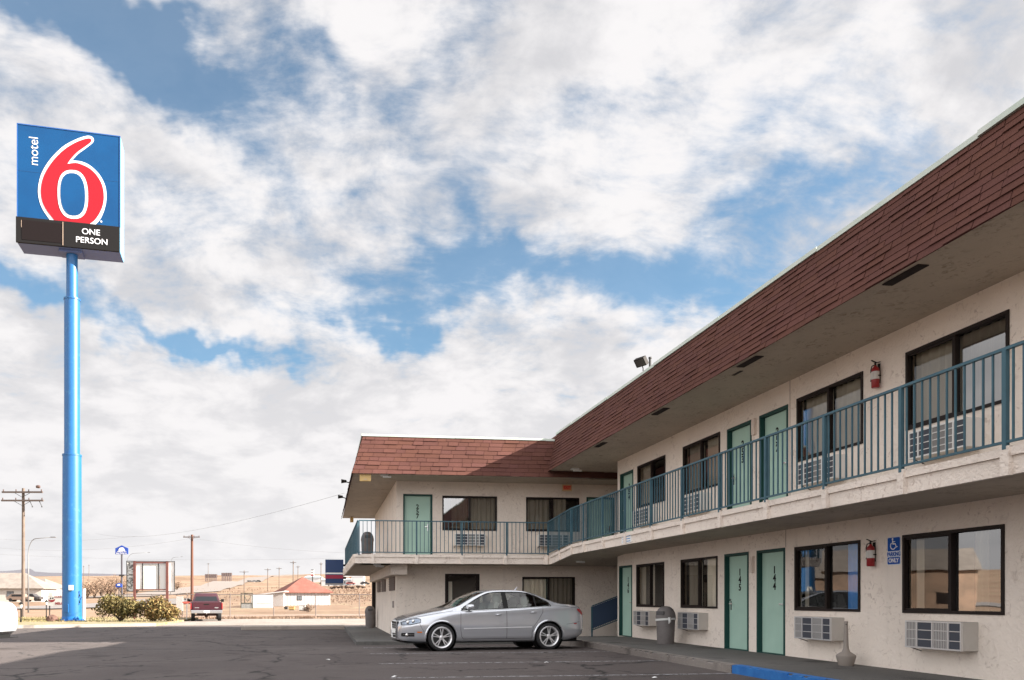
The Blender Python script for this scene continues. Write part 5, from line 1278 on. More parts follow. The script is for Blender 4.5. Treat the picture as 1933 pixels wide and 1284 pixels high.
# ------------------------------------------------------------------ poles, wires, lamps
def tag(o, label, cat, group=None):
    o['label'] = label; o['category'] = cat
    if group: o['group'] = group
    return o
def upole(px, ytop, d, label, arms=((0.35, 2.4),), mcol=None, group='utility poles', r=.14, rz=0, fancy=False, z0=None):
    x, y = at(px, d); z = terr(x, y) if z0 is None else z0; h = hz(ytop, d) - z
    t = thing('utility_pole', label, 'utility pole', (x, y, z), -YAW + rz, group)
    mp = mcol or mat('weathered_pole', (.15, .11, .085), .9, var=(2, (.10, .075, .06), .4, .7))
    mb = MB(); mb.lathe([(r, -.5), (r * .72, h), (0, h + .01)], n=12); mb.build('shaft', mp, t, smooth='auto')
    for (dz, w) in arms:
        mb = MB(); mb.box(-w / 2, w / 2, -r - .06, -r + .06, h - dz - .06, h - dz + .06); a = mb.build('crossarm', mat('dark_arm', (.10, .075, .065), .8), t)
        n = 4
        for k in range(n if d < 120 else 0):
            q = -w / 2 + .1 + (w - .2) * k / (n - 1); mb = MB(); mb.lathe([(.015, 0), (.05, .04), (.03, .08), (.05, .12), (0, .16)], (q, -r, h - dz + .06), 8)
            mb.build('insulator', mat('brown_porcelain', (.10, .06, .05), .3), a)
        mb = MB(); mb.tube((-w * .22, -r, h - dz), (0, -r, h - dz - .38), .018, n=5); mb.tube((w * .22, -r, h - dz), (0, -r, h - dz - .38), .018, n=5); mb.build('brace', M_RIMD, a)
    if fancy:
        mb = MB(); mb.lathe([(0, -.2), (.1, -.16), (.13, 0), (.1, .1), (0, .13)], (-1.85, -.15, h + .04), 10, 'x'); mb.build('end_insulator', MATS['brown_porcelain'], t)
        mb = MB(); mb.lathe([(0, -.2), (.1, -.16), (.13, 0), (.1, .1), (0, .13)], (1.2, -.15, h + .10), 10, 'x'); mb.build('end_insulator', MATS['brown_porcelain'], t)
        for q in (-1.72, .55, 1.25):
            mb = MB(); mb.tube((q, -.15, h - .95), (q + (.0 if q < 0 else .2), -.15, h - 1.35), .025, n=6); mb.tube((q + (.0 if q < 0 else .2), -.15, h - 1.35), (q + (.0 if q < 0 else .2), -.15, h - 1.42), .05, n=8); mb.build('fuse_cutout', M_RIMD, t)
    return t, (x, y, z + h)
P1, p1 = upole(44, 922, 58, 'nearest wooden utility pole with two crossarms at the left of the blue sign pole', ((.30, 3.0), (.92, 3.1)), fancy=True, r=.135, z0=-.06)
P2, p2 = upole(362.5, 1009.5, 100, 'brown utility pole with one crossarm standing behind the maroon pickup', ((.32, 2.1),), mat('red_brown_pole', (.11, .045, .027), .9), r=.21)
far = [(461, 1077, 230, 'thin utility pole above the green-framed stand', 2.7), (505.5, 1073, 262, 'second thin utility pole left of the red-roofed house', 2.2), (527, 1071, 280, 'thin utility pole just left of the red roof', 2.0),
       (553.5, 1059, 215, 'tallest thin utility pole rising behind the red roof', 1.7), (562.5, 1068, 290, 'short thin utility pole behind the ridge of the red roof', 1.6), (606, 1062, 240, 'thin utility pole right of the red roof near the dark blue box sign', 1.2), (393, 1063, 420, 'faint far utility pole behind the two billboards', 1.6),
       (158, 1068, 420, 'faint far pole just right of the blue sign pole', .8), (168, 1066, 450, 'faint far pole right of its neighbour beyond the blue sign pole', .8)]
for (px, yt, d, lb, w) in far: upole(px, yt, d, lb, ((.45, w),), r=.15)
def wire(a, b, sag, label, r=.012, n=24):
    a, b = Vector(a), Vector(b); pts = []
    for i in range(n + 1):
        t = i / n; p = a.lerp(b, t); p.z -= sag * 4 * t * (1 - t); pts.append(tuple(p - a))
    mb = MB(); mb.path(pts, r, 5); tag(mb.build('power_line', mat('grey_cable', (.16, .155, .155), .7), loc=tuple(a)), label, 'cable', 'overhead cables')
X, Y = onwest(650, 5.7)
aa = at(650, 39); bb = at(180, 118)
wire((aa[0], aa[1], hz(931, 39)), (bb[0], bb[1], hz(1007, 118)), 1.2, 'overhead cable running from the motel roof down to the left behind the blue pole', .007)
for (pa, ya, pb, yb, d, lb) in ((-200, 990, 260, 1012, 80, 'long overhead cable level with the top of the curved street lamp'), (-100, 1041, 700, 1052, 150, 'faint low overhead cable crossing above the hills'), (362, 1016, 900, 1040, 100, 'overhead cable leaving the brown pole to the right'), (-50, 1030, 362, 1016, 98, 'overhead cable reaching the brown pole from the left')):
    A, B_ = at(pa, d), at(pb, d); wire((*A, hz(ya, d)), (*B_, hz(yb, d)), 1.0, lb, .0065 * d / 80)
def street_lamp(px, ytop, ybase, d, armpx, label, z0=None):
    x, y = at(px, d); z = terr(x, y) if z0 is None else z0; h = hz(ytop, d) - z; L_ = armpx * d / F
    t = thing('street_lamp', label, 'street lamp', (x, y, z), -YAW, 'curved street lamps')
    mb = MB(); pts = [(0, 0, -.3), (0, 0, h * .55), (0, 0, h * .78)] + [(L_ * .33 * (1 - math.cos(R(a))), 0, h * .78 + h * .20 * math.sin(R(a))) for a in range(15, 91, 15)] + [(L_, 0, h)]
    mb.path(pts, [.09, .075, .06] + [.05] * 6 + [.035], 8); mb.build('mast', mat('galvanised', (.22, .225, .23), .5, .6), t, smooth=True)
    mb = MB(); mb.box(L_ - .1, L_ + .5, -.12, .12, h - .06, h + .05); mb.build('lamp_head', MATS['galvanised'], t, bevel=.03)
street_lamp(53.5, 1014, 1125, 88, 44, 'curved grey street lamp beside the nearest wooden pole')
street_lamp(240, 1043, 1120, 210, 40, 'faint curved street lamp behind the small blue motel sign')
street_lamp(322, 1051, 1120, 230, 20, 'faint curved street lamp right of the empty sign frame')
def post_lamp(px, d, h, label):
    x, y = at(px, d); t = thing('garden_lamp', label, 'lamp post', (x, y, -.06), 0, 'black garden lamps')
    mb = MB(); mb.tube((0, 0, 0), (0, 0, h - .38), .035, n=10); mb.tube((0, 0, 0), (0, 0, .12), .06, n=10); mb.build('post', M_BLACK, t)
    mb = MB(); mb.lathe([(.05, h - .38), (.10, h - .18), (.02, h - .17)], n=6); mb.build('lantern', mat('milky_glass', (.7, .68, .62), .3), t)
    mb = MB(); mb.lathe([(.13, h - .17), (.12, h - .13), (.04, h - .05), (.015, h), (0, h + .01)], n=12); mb.build('cap', M_BLACK, t)
post_lamp(39.5, 45.0, 1.18, 'black garden lamp nearest the white car'); post_lamp(87.5, 56, 1.30, 'black garden lamp beside the melon sign')

# melon sign between the lamp and the blue pole
mmw = mat('board_white', (.60, .58, .54), .7); mmr = mat('melon_red', (.22, .014, .02), .6)
x, y = at(103, 57); t = thing('melon_sign', 'white board with a smiling melon slice and red lettering by the blue pole', 'sign', (x, y, -.06), -YAW)
mb = MB(); mb.box(-.50, .95, 0, .04, .85, 1.55); mb.box(-.46, -.12, -.01, .03, 1.551, 1.80); b0 = mb.build('board', mmw, t)
mb = MB(); mb.box(-.42, -.36, .04, .10, 0, 1.5); mb.box(.70, .76, .04, .10, 0, 1.5); mb.build('leg', M_DARK, t)
def smile(par, cx, cz, w, h, y, m):
    mb = MB(); top = [(cx - w + 2 * w * i / 10, cz - .10 * h * math.sin(math.pi * i / 10) * 2 + (.25 * h * i / 10)) for i in range(11)]
    bot = [(cx + w * math.cos(math.pi * i / 10), cz + .12 * h - h * math.sin(math.pi * i / 10)) for i in range(11)]
    mb.prism(top + bot[1:-1], y - .01, y); mb.build('melon_slice', m, par)
    e = MB()
    for q in (-.35, .3): e.lathe([(0, -.01), (.06 * w / .25, -.01), (.06 * w / .25, 0)], (cx + q * w, y - .01, cz + .20 * h + .07), 10, 'y')
    e.build('seed_dot', M_BLACK, par)
smile(b0, -.20, 1.28, .24, .20, -.006, mmr)
text('lettering', 'DUNN', .19, mmr, b0, loc=(.28, -.006, 1.48), bold=.004); text('lettering', 'MELON', .24, mmr, b0, loc=(.45, -.006, 1.0), bold=.008)
mb = MB(); rnd = random.Random(8); x, y = at(98.5, 46.5)
bm = bmesh.new(); bmesh.ops.create_icosphere(bm, subdivisions=3, radius=1)
for v in bm.verts: v.co = Vector((v.co.x * .34, v.co.y * .26, max(-.1, v.co.z) * .33)) * (1 + .35 * (vnoise(v.co.x * 3 + 5, v.co.y * 3 + v.co.z * 2) - .5))
me = bpy.data.meshes.new('rock'); bm.to_mesh(me); bm.free(); me.materials.append(mat('brown_rock', (.11, .058, .042), .9, bump=(6, .8, .05))); o = bpy.data.objects.new('rock', me); COL.objects.link(o); o.location = (x, y, -.02)
tag(o, 'brown rock lying left of the blue sign pole', 'rock')
# orange smile sign on a post by the pickup
x, y = at(352, 51.5); t = thing('smile_sign', 'small orange-red oval sign with two black dots on a thin post beside the pickup', 'sign', (x, y, -.16), -YAW)
mb = MB(); mb.tube((.02, 0, 0), (.02, 0, 1.2), .025); mb.build('post', M_ACS, t)
mb = MB(); mb.prism([(.27 * math.cos(i * .314), 1.22 + .10 * math.sin(i * .314) * (1 if math.sin(i * .314) < 0 else .5)) for i in range(20)], -.06, -.03); mb.build('panel', mat('orange_red', (.60, .13, .09), .6), t)
mb = MB()
for q in (-.08, .12): mb.lathe([(0, -.07), (.055, -.05), (.055, -.03), (0, -.02)], (q, 0, 1.42), 12, 'y'); mb.tube((q, -.045, 1.25), (q, -.045, 1.40), .012)
mb.build('black_knob', M_BLACK, t)
# white board beyond
x, y = at(339, 66); t = thing('notice_board', 'pale notice board standing behind the orange smile sign', 'sign', (x, y, -.24), -YAW)
mb = MB(); mb.box(-.28, .28, 0, .04, .5, 1.75); mb.build('board', mmw, t); mb = MB(); mb.box(-.25, -.21, .04, .08, 0, 1.7); mb.box(.21, .25, .04, .08, 0, 1.7); mb.build('leg', M_DARK, t)

# old empty sign frame with brown posts
mbr = mat('rust_brown', (.13, .040, .030), .7, var=(3, (.085, .03, .025), .4, .7)); mpl = mat('peeled_panel', (.86, .83, .79), .7, var=[(5, (.30, .26, .24), .60, .66), (1, (.62, .58, .52), .4, .7)])
d = 52.0; s = d / F; x, y = at(283, d); t = thing('derelict_signboard', 'derelict sign frame with two brown posts and blank peeling panels', 'sign', (x, y, -.06), -YAW + R(9))
def fx(p): return (p - 283) * s
def fz(p): return hz(p, d) + .06
for px in (255.5, 314.5):
    mb = MB(); mb.box(fx(px - 2.2), fx(px + 2.2), -.10, .06, -.2, fz(1060)); mb.build('post', mbr, t)
mb = MB(); mb.box(fx(255), fx(315), -.05, .02, fz(1064), fz(1060.5)); mb.build('beam', mbr, t)
mb = MB(); mb.box(fx(258), fx(312), -.05, .02, fz(1114.5), fz(1112.5)); mb.build('beam', mbr, t)
mb = MB(); 
for (a, b) in ((240.5, 241.6), (327, 328.2)): mb.box(fx(a), fx(b), -.02, .09, fz(1117), fz(1059.5))
mb.box(fx(240.5), fx(328.2), -.021, .091, fz(1060), fz(1059)); mb.box(fx(240.5), fx(328.2), -.021, .091, fz(1117.2), fz(1116)); mb.build('edge_frame', M_DARK, t)
for (a, b, c0, c1, m_) in ((241.8, 253, 1116, 1060.5, mat('stained_panel', (.62, .60, .56), .7, var=[(7, (.12, .11, .10), .46, .56)])), (258, 268.5, 1112, 1064.5, mpl), (271, 297.5, 1112, 1064.5, mmw), (300.5, 312, 1112, 1064.5, mat('grey_panel', (.66, .63, .60), .7)), (317, 327, 1116, 1060.5, mpl)):
    mb = MB(); mb.box(fx(a), fx(b), .03, .07, fz(c0), fz(c1)); mb.build('panel', m_, t)
for a in (269.5, 298.8): mb = MB(); mb.box(fx(a - .8), fx(a + .8), -.01, .09, fz(1115), fz(1063)); mb.build('mullion', M_DARK, t)

# house-shaped blue sign on a pole, with a smaller one below
mbs = mat('emblem_blue', (.01, .06, .36), .4)
def inn_sign(px, ytop, d, w, label, hbase=None, post=True, txt=True):
    s = d / F; x, y = at(px, d); z = terr(x, y); t = thing('inn_sign', label, 'sign', (x, y, z), -YAW, 'house-shaped blue inn signs')
    zt = hz(ytop, d) - z; h = w * .70; pg = [(-w / 2, zt - h), (w / 2, zt - h), (w / 2, zt - h * .34), (0, zt), (-w / 2, zt - h * .34)]
    mb = MB(); mb.prism(pg, -.1, .1); a = mb.build('panel', mbs, t)
    mb = MB(); c = (0, zt - h * .62); mb.prism([(c[0] + .25 * w * math.cos(R(q)), c[1] + .27 * w * math.sin(R(q))) for q in range(0, 181, 15)], -.13, -.11); mb.build('sunrise_emblem', M_WHITE, a)
    if txt:
        text('lettering', "AMERICA'S", .15 * w, M_WHITE, a, loc=(0, -.12, zt - h * .72), bold=.01); text('lettering', 'Best Value Inn', .145 * w, M_WHITE, a, loc=(0, -.12, zt - h * .90), bold=.01)
    mb = MB(); mb.tube((0, 0, -.3), (0, 0, zt - h), .22 if w > 2.5 else .1, n=10); mb.build('post', mat('dark_post', (.045, .04, .05), .6), t)
    if w > 2.5: mb = MB(); mb.box(-.6, .6, -.3, .3, hz(1088, d) - z, hz(1085, d) - z); mb.build('collar', M_DARK, t)
inn_sign(230, 1029.5, 190, 3.1, 'larger house-shaped blue inn sign on a tall dark pole')
inn_sign(224.5, 1100.5, 170, 1.35, 'small house-shaped blue inn sign low above the street', txt=False)

# ------------------------------------------------------------------ plants
def leaf_mat(name, cols):
    if name in MATS: return MATS[name]
    m = bpy.data.materials.new(name); m.use_nodes = True; nt = m.node_tree; N = nt.nodes; L = nt.links; b = N['Principled BSDF']; b.inputs['Roughness'].default_value = .7; b.inputs['Specular IOR Level'].default_value = .3
    g = N.new('ShaderNodeNewGeometry'); cr = N.new('ShaderNodeValToRGB'); L.new(g.outputs['Random Per Island'], cr.inputs[0])
    e = cr.color_ramp.elements; e[0].color = (*cols[0], 1); e[1].color = (*cols[-1], 1)
    for i, c in enumerate(cols[1:-1]): q = cr.color_ramp.elements.new((i + 1) / (len(cols) - 1)); q.color = (*c, 1)
    L.new(cr.outputs[0], b.inputs['Base Color']); MATS[name] = m; return m
ML_SAGE = leaf_mat('sage_leaves', [(.030, .030, .012), (.085, .075, .026), (.17, .14, .05), (.24, .185, .07), (.12, .075, .03)])
ML_RUST = leaf_mat('rusty_leaves', [(.040, .035, .014), (.12, .095, .032), (.23, .16, .055), (.17, .085, .035), (.28, .22, .085)])
ML_DRY = leaf_mat('dry_twigs', [(.19, .12, .08), (.25, .17, .115), (.13, .08, .055)])
ML_GRN = leaf_mat('dark_leaves', [(.03, .045, .02), (.05, .06, .03), (.08, .075, .04)])
M_STEM = mat('stem_brown', (.10, .07, .05), .9)
def bush(px, d, w, h, label, m, name='bush', n=2600, leaf=.07, seed=1, cat='bush', group=None, z0=None, lobes=9, trunk=0):
    rnd = random.Random(seed); x, y = at(px, d); z = terr(x, y) if z0 is None else z0; t = thing(name, label, cat, (x, y, z), 0, group)
    sm = MB(); ends = []
    for k in range(14):
        a = rnd.uniform(0, 6.28); rr = rnd.uniform(.1, .45) * w; e = (rr * math.cos(a), rr * math.sin(a) * .8, trunk + (h - trunk) * rnd.uniform(.4, .9))
        sm.path([(0, 0, -.05), (e[0] * .2, e[1] * .2, trunk + (h - trunk) * .15), (e[0] * .6, e[1] * .6, trunk + (h - trunk) * .4), e], [.03 * h, .022 * h, .012 * h, .004 * h], 5); ends.append(e)
    sm.build('trunk' if trunk else 'stem', M_STEM, t)
    L_ = []
    for k in range(lobes):
        a = rnd.uniform(0, 6.28); rr = rnd.uniform(.0, .34) * w; L_.append((rr * math.cos(a), rr * math.sin(a) * .7, trunk + (h - trunk) * rnd.uniform(.3, .74), rnd.uniform(.16, .27) * w, rnd.uniform(.20, .34) * (h - trunk)))
    mb = MB()
    for i in range(n):
        c = rnd.choice(L_); 
        while True:
            u = Vector((rnd.uniform(-1, 1), rnd.uniform(-1, 1), rnd.uniform(-1, 1)))
            if .25 < u.length < 1: break
        if rnd.random() < .07: u *= 1.25
        p = Vector((c[0] + u.x * c[3], c[1] + u.y * c[3], max(.04, c[2] + u.z * c[4])))
        s = leaf * rnd.uniform(.5, 1.4); a = Vector((rnd.gauss(0, 1), rnd.gauss(0, 1), rnd.gauss(0, 1) + .6)).normalized(); b = a.orthogonal().normalized()
        b = (b * math.cos(i) + a.cross(b) * math.sin(i)); 
        mb.quad(p - a * s, p + b * s * .45, p + a * s, p - b * s * .45)
    mb.build('foliage' if not trunk else 'crown', m, t, recalc=False); return t
bush(228, 46.8, 3.0, 1.60, 'wide grey-green bush left of its rusty neighbour below the old sign frame', ML_SAGE, seed=3, n=5200, z0=-.06, leaf=.085, group='bushes by the kerb', lobes=14)
bush(290, 46.6, 2.9, 1.50, 'yellow-tipped rusty bush below the right post of the old sign frame', ML_RUST, seed=5, n=4400, z0=-.06, leaf=.085, group='bushes by the kerb', lobes=12)
# bare scrub trees beyond the street
sc = [(165, 205, 5, 5), (178, 215, 6, 5.5), (192, 225, 6, 6), (206, 210, 5, 5), (215, 230, 6, 6.5), (232, 215, 5, 5.5), (92, 290, 6, 4), (100, 285, 5, 4), (20, 175, 5, 3.2), (30, 172, 5, 3), (258, 250, 7, 5), (318, 330, 7, 4), (334, 335, 7, 4)]
nm_ = ['low bare tree right behind the blue sign pole', 'bare brown tree second from the blue sign pole', 'bare brown tree midway to the inn sign', 'bare brown tree left of the small inn sign', 'tallest bare brown tree behind the inn sign pole', 'bare brown tree right of the inn sign pole',
       'dark shrub on the hillside left of the blue sign pole', 'dark shrub close beside the blue sign pole on the hillside', 'leafless tree in front of the left house', 'leafless pale tree beside the left house wall', 'bare tree behind the left post of the old sign frame', 'red-brown scrub left of the brown utility pole', 'red-brown scrub behind the brown utility pole']
for i, (px, d, w, h) in enumerate(sc):
    dark = i in (6, 7)
    bush(px, d, w, h, nm_[i], ML_GRN if dark else ML_DRY, 'shrub' if dark else 'tree', n=700, leaf=.20 if not dark else .3, lobes=16, seed=20 + i, cat='shrub' if dark else 'tree', group='bare scrub trees beyond the street', trunk=0 if dark else h * .06)
# dry weeds: uncountable
def weeds(name, label, spots, m, n, hgt):
    mb = MB(); rnd = random.Random(len(spots)); 
    for i in range(n):
        p0, p1, d0, d1 = rnd.choice(spots); px, d = rnd.uniform(p0, p1), rnd.uniform(d0, d1); x, y = at(px, d); z = terr(x, y) if d > 58.5 or px > 330 else -.06
        for k in range(3):
            a = rnd.uniform(0, 6.28); l = hgt * rnd.uniform(.4, 1.3) * (1 + (d - 60) * .004); q = Vector((x + rnd.gauss(0, .1), y + rnd.gauss(0, .1), z))
            tip = q + Vector((math.cos(a) * l * .5, math.sin(a) * l * .5, l)); sd = Vector((-math.sin(a), math.cos(a), 0)) * .02 * (1 + (d - 50) * .03)
            mb.quad(q - sd, q + sd, tip)
    o = mb.build(name, m, recalc=False); o['label'] = label; o['category'] = 'grass'; o['kind'] = 'stuff'
weeds('dry_grass', 'dry yellow grass on the planting bed', [(-60, 300, 45, 57), (40, 120, 47, 52)], leaf_mat('dry_grass_mat', [(.16, .15, .05), (.25, .20, .09), (.30, .23, .13), (.12, .12, .04)]), 2600, .09)
weeds('weeds', 'low dark weeds along the foot of the fence and on the dirt beyond', [(330, 690, 58.6, 60.5), (560, 590, 59, 61), (330, 690, 58.6, 60), (620, 700, 150, 260), (330, 700, 130, 320)], ML_DRY, 2200, .22)

# ------------------------------------------------------------------ chain-link fence
mf = bpy.data.materials.new('chain_link'); mf.use_nodes = True; nt = mf.node_tree; N = nt.nodes; L = nt.links; b = N['Principled BSDF']; b.inputs['Base Color'].default_value = (.25, .24, .23, 1); b.inputs['Metallic'].default_value = .5; b.inputs['Roughness'].default_value = .5
tc = N.new('ShaderNodeTexCoord'); mxs = []
for sgn in (1, -1):
    sp = N.new('ShaderNodeSeparateXYZ'); L.new(tc.outputs['Object'], sp.inputs[0]); a = N.new('ShaderNodeMath'); a.operation = 'MULTIPLY_ADD'; L.new(sp.outputs[2], a.inputs[0]); a.inputs[1].default_value = sgn; L.new(sp.outputs[0], a.inputs[2])
    f_ = N.new('ShaderNodeMath'); f_.operation = 'PINGPONG'; L.new(a.outputs[0], f_.inputs[0]); f_.inputs[1].default_value = .04; l_ = N.new('ShaderNodeMath'); l_.operation = 'LESS_THAN'; L.new(f_.outputs[0], l_.inputs[0]); l_.inputs[1].default_value = .0025; mxs.append(l_)
m_ = N.new('ShaderNodeMath'); m_.operation = 'MAXIMUM'; L.new(mxs[0].outputs[0], m_.inputs[0]); L.new(mxs[1].outputs[0], m_.inputs[1]); L.new(m_.outputs[0], b.inputs['Alpha'])
A, B_ = at(215, 61.5), at(760, 60.5); L_ = math.hypot(B_[0] - A[0], B_[1] - A[1]); t = thing('chain_link_fence', 'chain-link fence on steel posts behind the driveway', 'fence', (A[0], A[1], -.24), math.atan2(B_[1] - A[1], B_[0] - A[0]))
mb = MB(); mb.tube((0, 0, 1.86), (L_, 0, 1.86), .028, n=8); mb.build('top_rail', mat('dull_steel', (.20, .17, .16), .5, .5), t)
mb = MB(); mb.quad((0, .02, .03), (L_, .02, .03), (L_, .02, 1.85), (0, .02, 1.85)); mb.build('wire_mesh', mf, t, recalc=False)
mb = MB(); mb.tube((0, 0, .05), (L_, 0, .05), .012, n=5); mb.build('bottom_wire', MATS['dull_steel'], t)
for px in (230, 288, 355, 436.5, 519, 598, 679.5, 745):
    k = (px - 215) / 545 * L_; mb = MB(); mb.tube((k, 0, -.1), (k, 0, 1.90), .035, n=8); mb.lathe([(.04, 1.88), (.03, 1.93), (0, 1.95)], (k, 0, 0), 8); mb.build('post', MATS['dull_steel'], t)

# ------------------------------------------------------------------ red-roofed house
def box_house(px, d, wx, wy, hw, hr, rz, label, mw_, mr_, name='house', over=.4, ridge=0.0, group=None, win=(), z0=None, door=None, cat='house'):
    x, y = at(px, d); z = terr(x, y) if z0 is None else z0; t = thing(name, label, cat, (x, y, z), rz, group)
    mb = MB(); mb.box(-wx / 2, wx / 2, -wy / 2, wy / 2, -1.5, hw); mb.build('wall', mw_, t)
    a, b, e = wx / 2 + over, wy / 2 + over, ridge
    mb = MB(); mb.add([(-a, -b, hw), (a, -b, hw), (a, b, hw), (-a, b, hw), (-e, 0, hw + hr), (e, 0, hw + hr), (-a, -b, hw - .15), (a, -b, hw - .15), (a, b, hw - .15), (-a, b, hw - .15)],
        [(0, 1, 5, 4), (1, 2, 5), (2, 3, 4, 5), (3, 0, 4), (6, 7, 1, 0), (7, 8, 2, 1), (8, 9, 3, 2), (9, 6, 0, 3), (9, 8, 7, 6)]) if e else mb.add([(-a, -b, hw), (a, -b, hw), (a, b, hw), (-a, b, hw), (0, 0, hw + hr), (-a, -b, hw - .15), (a, -b, hw - .15), (a, b, hw - .15), (-a, b, hw - .15)],
        [(0, 1, 4), (1, 2, 4), (2, 3, 4), (3, 0, 4), (5, 6, 1, 0), (6, 7, 2, 1), (7, 8, 3, 2), (8, 5, 0, 3), (8, 7, 6, 5)])
    mb.build('roof', mr_, t)
    for (wx0, wx1, wz0, wz1) in win:
        mb = MB(); mb.box(wx0, wx1, -wy / 2 - .06, -wy / 2 - .005, wz0, wz1); f = mb.build('window', M_WFRM, t)
        mb = MB(); mb.box(wx0 + .08, (wx0 + wx1) / 2 - .03, -wy / 2 - .08, -wy / 2 - .062, wz0 + .08, wz1 - .08); mb.box((wx0 + wx1) / 2 + .03, wx1 - .08, -wy / 2 - .08, -wy / 2 - .062, wz0 + .08, wz1 - .08); mb.build('pane', mat('far_pane', (.1, .11, .12), .2), f)
    if door:
        mb = MB(); mb.box(door[0], door[1], -wy / 2 - .05, -wy / 2 - .005, 0, door[2]); mb.build('door', mat('pale_door', (.58, .57, .55), .6), t)
    return t
m_sid = bpy.data.materials.new('ribbed_siding'); m_sid.use_nodes = True; nt = m_sid.node_tree; N = nt.nodes; L = nt.links; b = N['Principled BSDF']; b.inputs['Roughness'].default_value = .6
tc = N.new('ShaderNodeTexCoord'); sp = N.new('ShaderNodeSeparateXYZ'); L.new(tc.outputs['Object'], sp.inputs[0]); a = N.new('ShaderNodeMath'); a.operation = 'PINGPONG'; L.new(sp.outputs[0], a.inputs[0]); a.inputs[1].default_value = .30; l_ = N.new('ShaderNodeMath'); l_.operation = 'LESS_THAN'; L.new(a.outputs[0], l_.inputs[0]); l_.inputs[1].default_value = .045
mx = N.new('ShaderNodeMix'); mx.data_type = 'RGBA'; L.new(l_.outputs[0], mx.inputs[0]); mx.inputs[6].default_value = (.40, .38, .365, 1); mx.inputs[7].default_value = (.20, .17, .19, 1); L.new(mx.outputs[2], b.inputs['Base Color'])
m_rr = mat('red_roof', (.17, .060, .042), .9, var=[(.6, (.21, .082, .06), .4, .65), (4, (.12, .045, .035), .5, .7)])
H1 = box_house(571, 139, 8.0, 8.0, 2.75, 2.75, -YAW + R(22), 'white ribbed metal house with a red hipped roof beyond the fence', m_sid, m_rr, over=.45, win=[(-1.9, -1.05, 1.35, 2.1)], z0=-.24)
# lean-to, tank, trailer and the green frame stand
x, y = at(523, 131); t = thing('lean_to', 'white sloping shed roof against the left side of the red-roofed house', 'shed', (x, y, -.24), -YAW)
mb = MB(); mb.add([(-3.4, -2, 2.15), (1.6, -2, 2.75), (1.6, 2, 2.75), (-3.4, 2, 2.15), (-3.4, -2, 2.28), (1.6, -2, 2.9), (1.6, 2, 2.9), (-3.4, 2, 2.28)], [(0, 1, 2, 3), (7, 6, 5, 4), (0, 4, 5, 1), (1, 5, 6, 2), (2, 6, 7, 3), (3, 7, 4, 0)]); mb.build('roof', mat('white_sheet', (.62, .60, .58), .5), t)
mb = MB(); mb.box(-.9, 1.2, -.9, .8, .35, 2.45); mb.build('side_panel', mat('grey_sheet', (.50, .47, .45), .6), t)
for q in (-3.2, 1.4): mb = MB(); mb.tube((q, -1.8, 0), (q, -1.8, 2.2), .06); mb.build('post', M_ACS, t)
x, y = at(495, 126); t = thing('trailer', 'plain white trailer parked in front of the white shed roof', 'trailer', (x, y, -.24), -YAW + R(8))
mb = MB(); mb.box(-1.65, 1.65, -1, 1, .12, 2.25); mb.build('body', mat('trailer_white', (.60, .60, .58), .5), t, bevel=.06); mb = MB(); mb.box(-.8, 1.4, -1.03, -1.002, .78, .86); mb.build('lettering_strip', mat('grey_plate', (.3, .28, .27)), t)
mb = MB()
for q in (-.9, .9): mb.lathe([(0, -.1), (.3, -.1), (.3, .1), (0, .1)], (q, -.85, .3), 14, 'y')
mb.build('wheel', M_TYRE, t)
x, y = at(466, 122); t = thing('stand', 'green-framed open stand left of the white trailer', 'stand', (x, y, -.24), -YAW); mg = mat('dark_green_wood', (.05, .055, .04), .8)
for (a, b_, c, e) in ((-.95, -.84, 0, 2.5), (.80, .92, 0, 2.5), (-.42, -.32, .9, 2.4)): mb = MB(); mb.box(a, b_, -.06, .06, c, e); mb.build('post', mg, t)
for (a, b_) in ((2.38, 2.5), (.84, .98), (0, .1)): mb = MB(); mb.box(-.84, .80, -.05, .05, a, b_); mb.build('rail', mg, t)
mb = MB(); mb.box(-.84, .80, -.03, .03, .1, .84); mb.build('lower_panel', mat('grey_lattice', (.40, .40, .38), .7, var=(8, (.2, .2, .2), .5, .6)), t)
mb = MB(); mb.tube((-.3, -.02, 1.9), (.1, -.02, 1.15), .05); mb.tube((.1, -.02, 1.15), (.65, -.02, 1.95), .04); mb.tube((-.3, 0, 2.35), (.75, 0, 2.1), .04); mb.build('brace', mg, t)
def junk(px, d, w, h, label, m, name, cat):
    x, y = at(px, d); t = thing(name, label, cat, (x, y, -.24), -YAW); mb = MB(); mb.box(-w / 2, w / 2, -.3, .3, .1, h); mb.build('body', m, t, bevel=.04); mb = MB(); mb.box(-w / 2 + .05, w / 2 - .05, -.28, .28, 0, .1); mb.build('foot', M_DARK, t); mb = MB(); mb.box(-w / 2 - .02, w / 2 + .02, -.32, .32, h, h + .05); mb.build('lid', m, t)
junk(571, 104, .85, .72, 'white chest standing in front of the red-roofed house', mat('trailer_white', (.7, .7, .7)), 'chest', 'box'); junk(551, 108, .75, .45, 'low yellow box on the dirt in front of the house', mat('yellow_box', (.5, .33, .10), .6), 'crate', 'crate'); junk(540, 118, .5, .4, 'small dark box under the shed roof', M_DARK, 'box', 'box')
t = bush(583, 90, 1.6, 1.0, 'tangle of rusty scrap and dry brush in front of the house', ML_DRY, 'brush_heap', n=500, leaf=.09, seed=77, cat='brush')

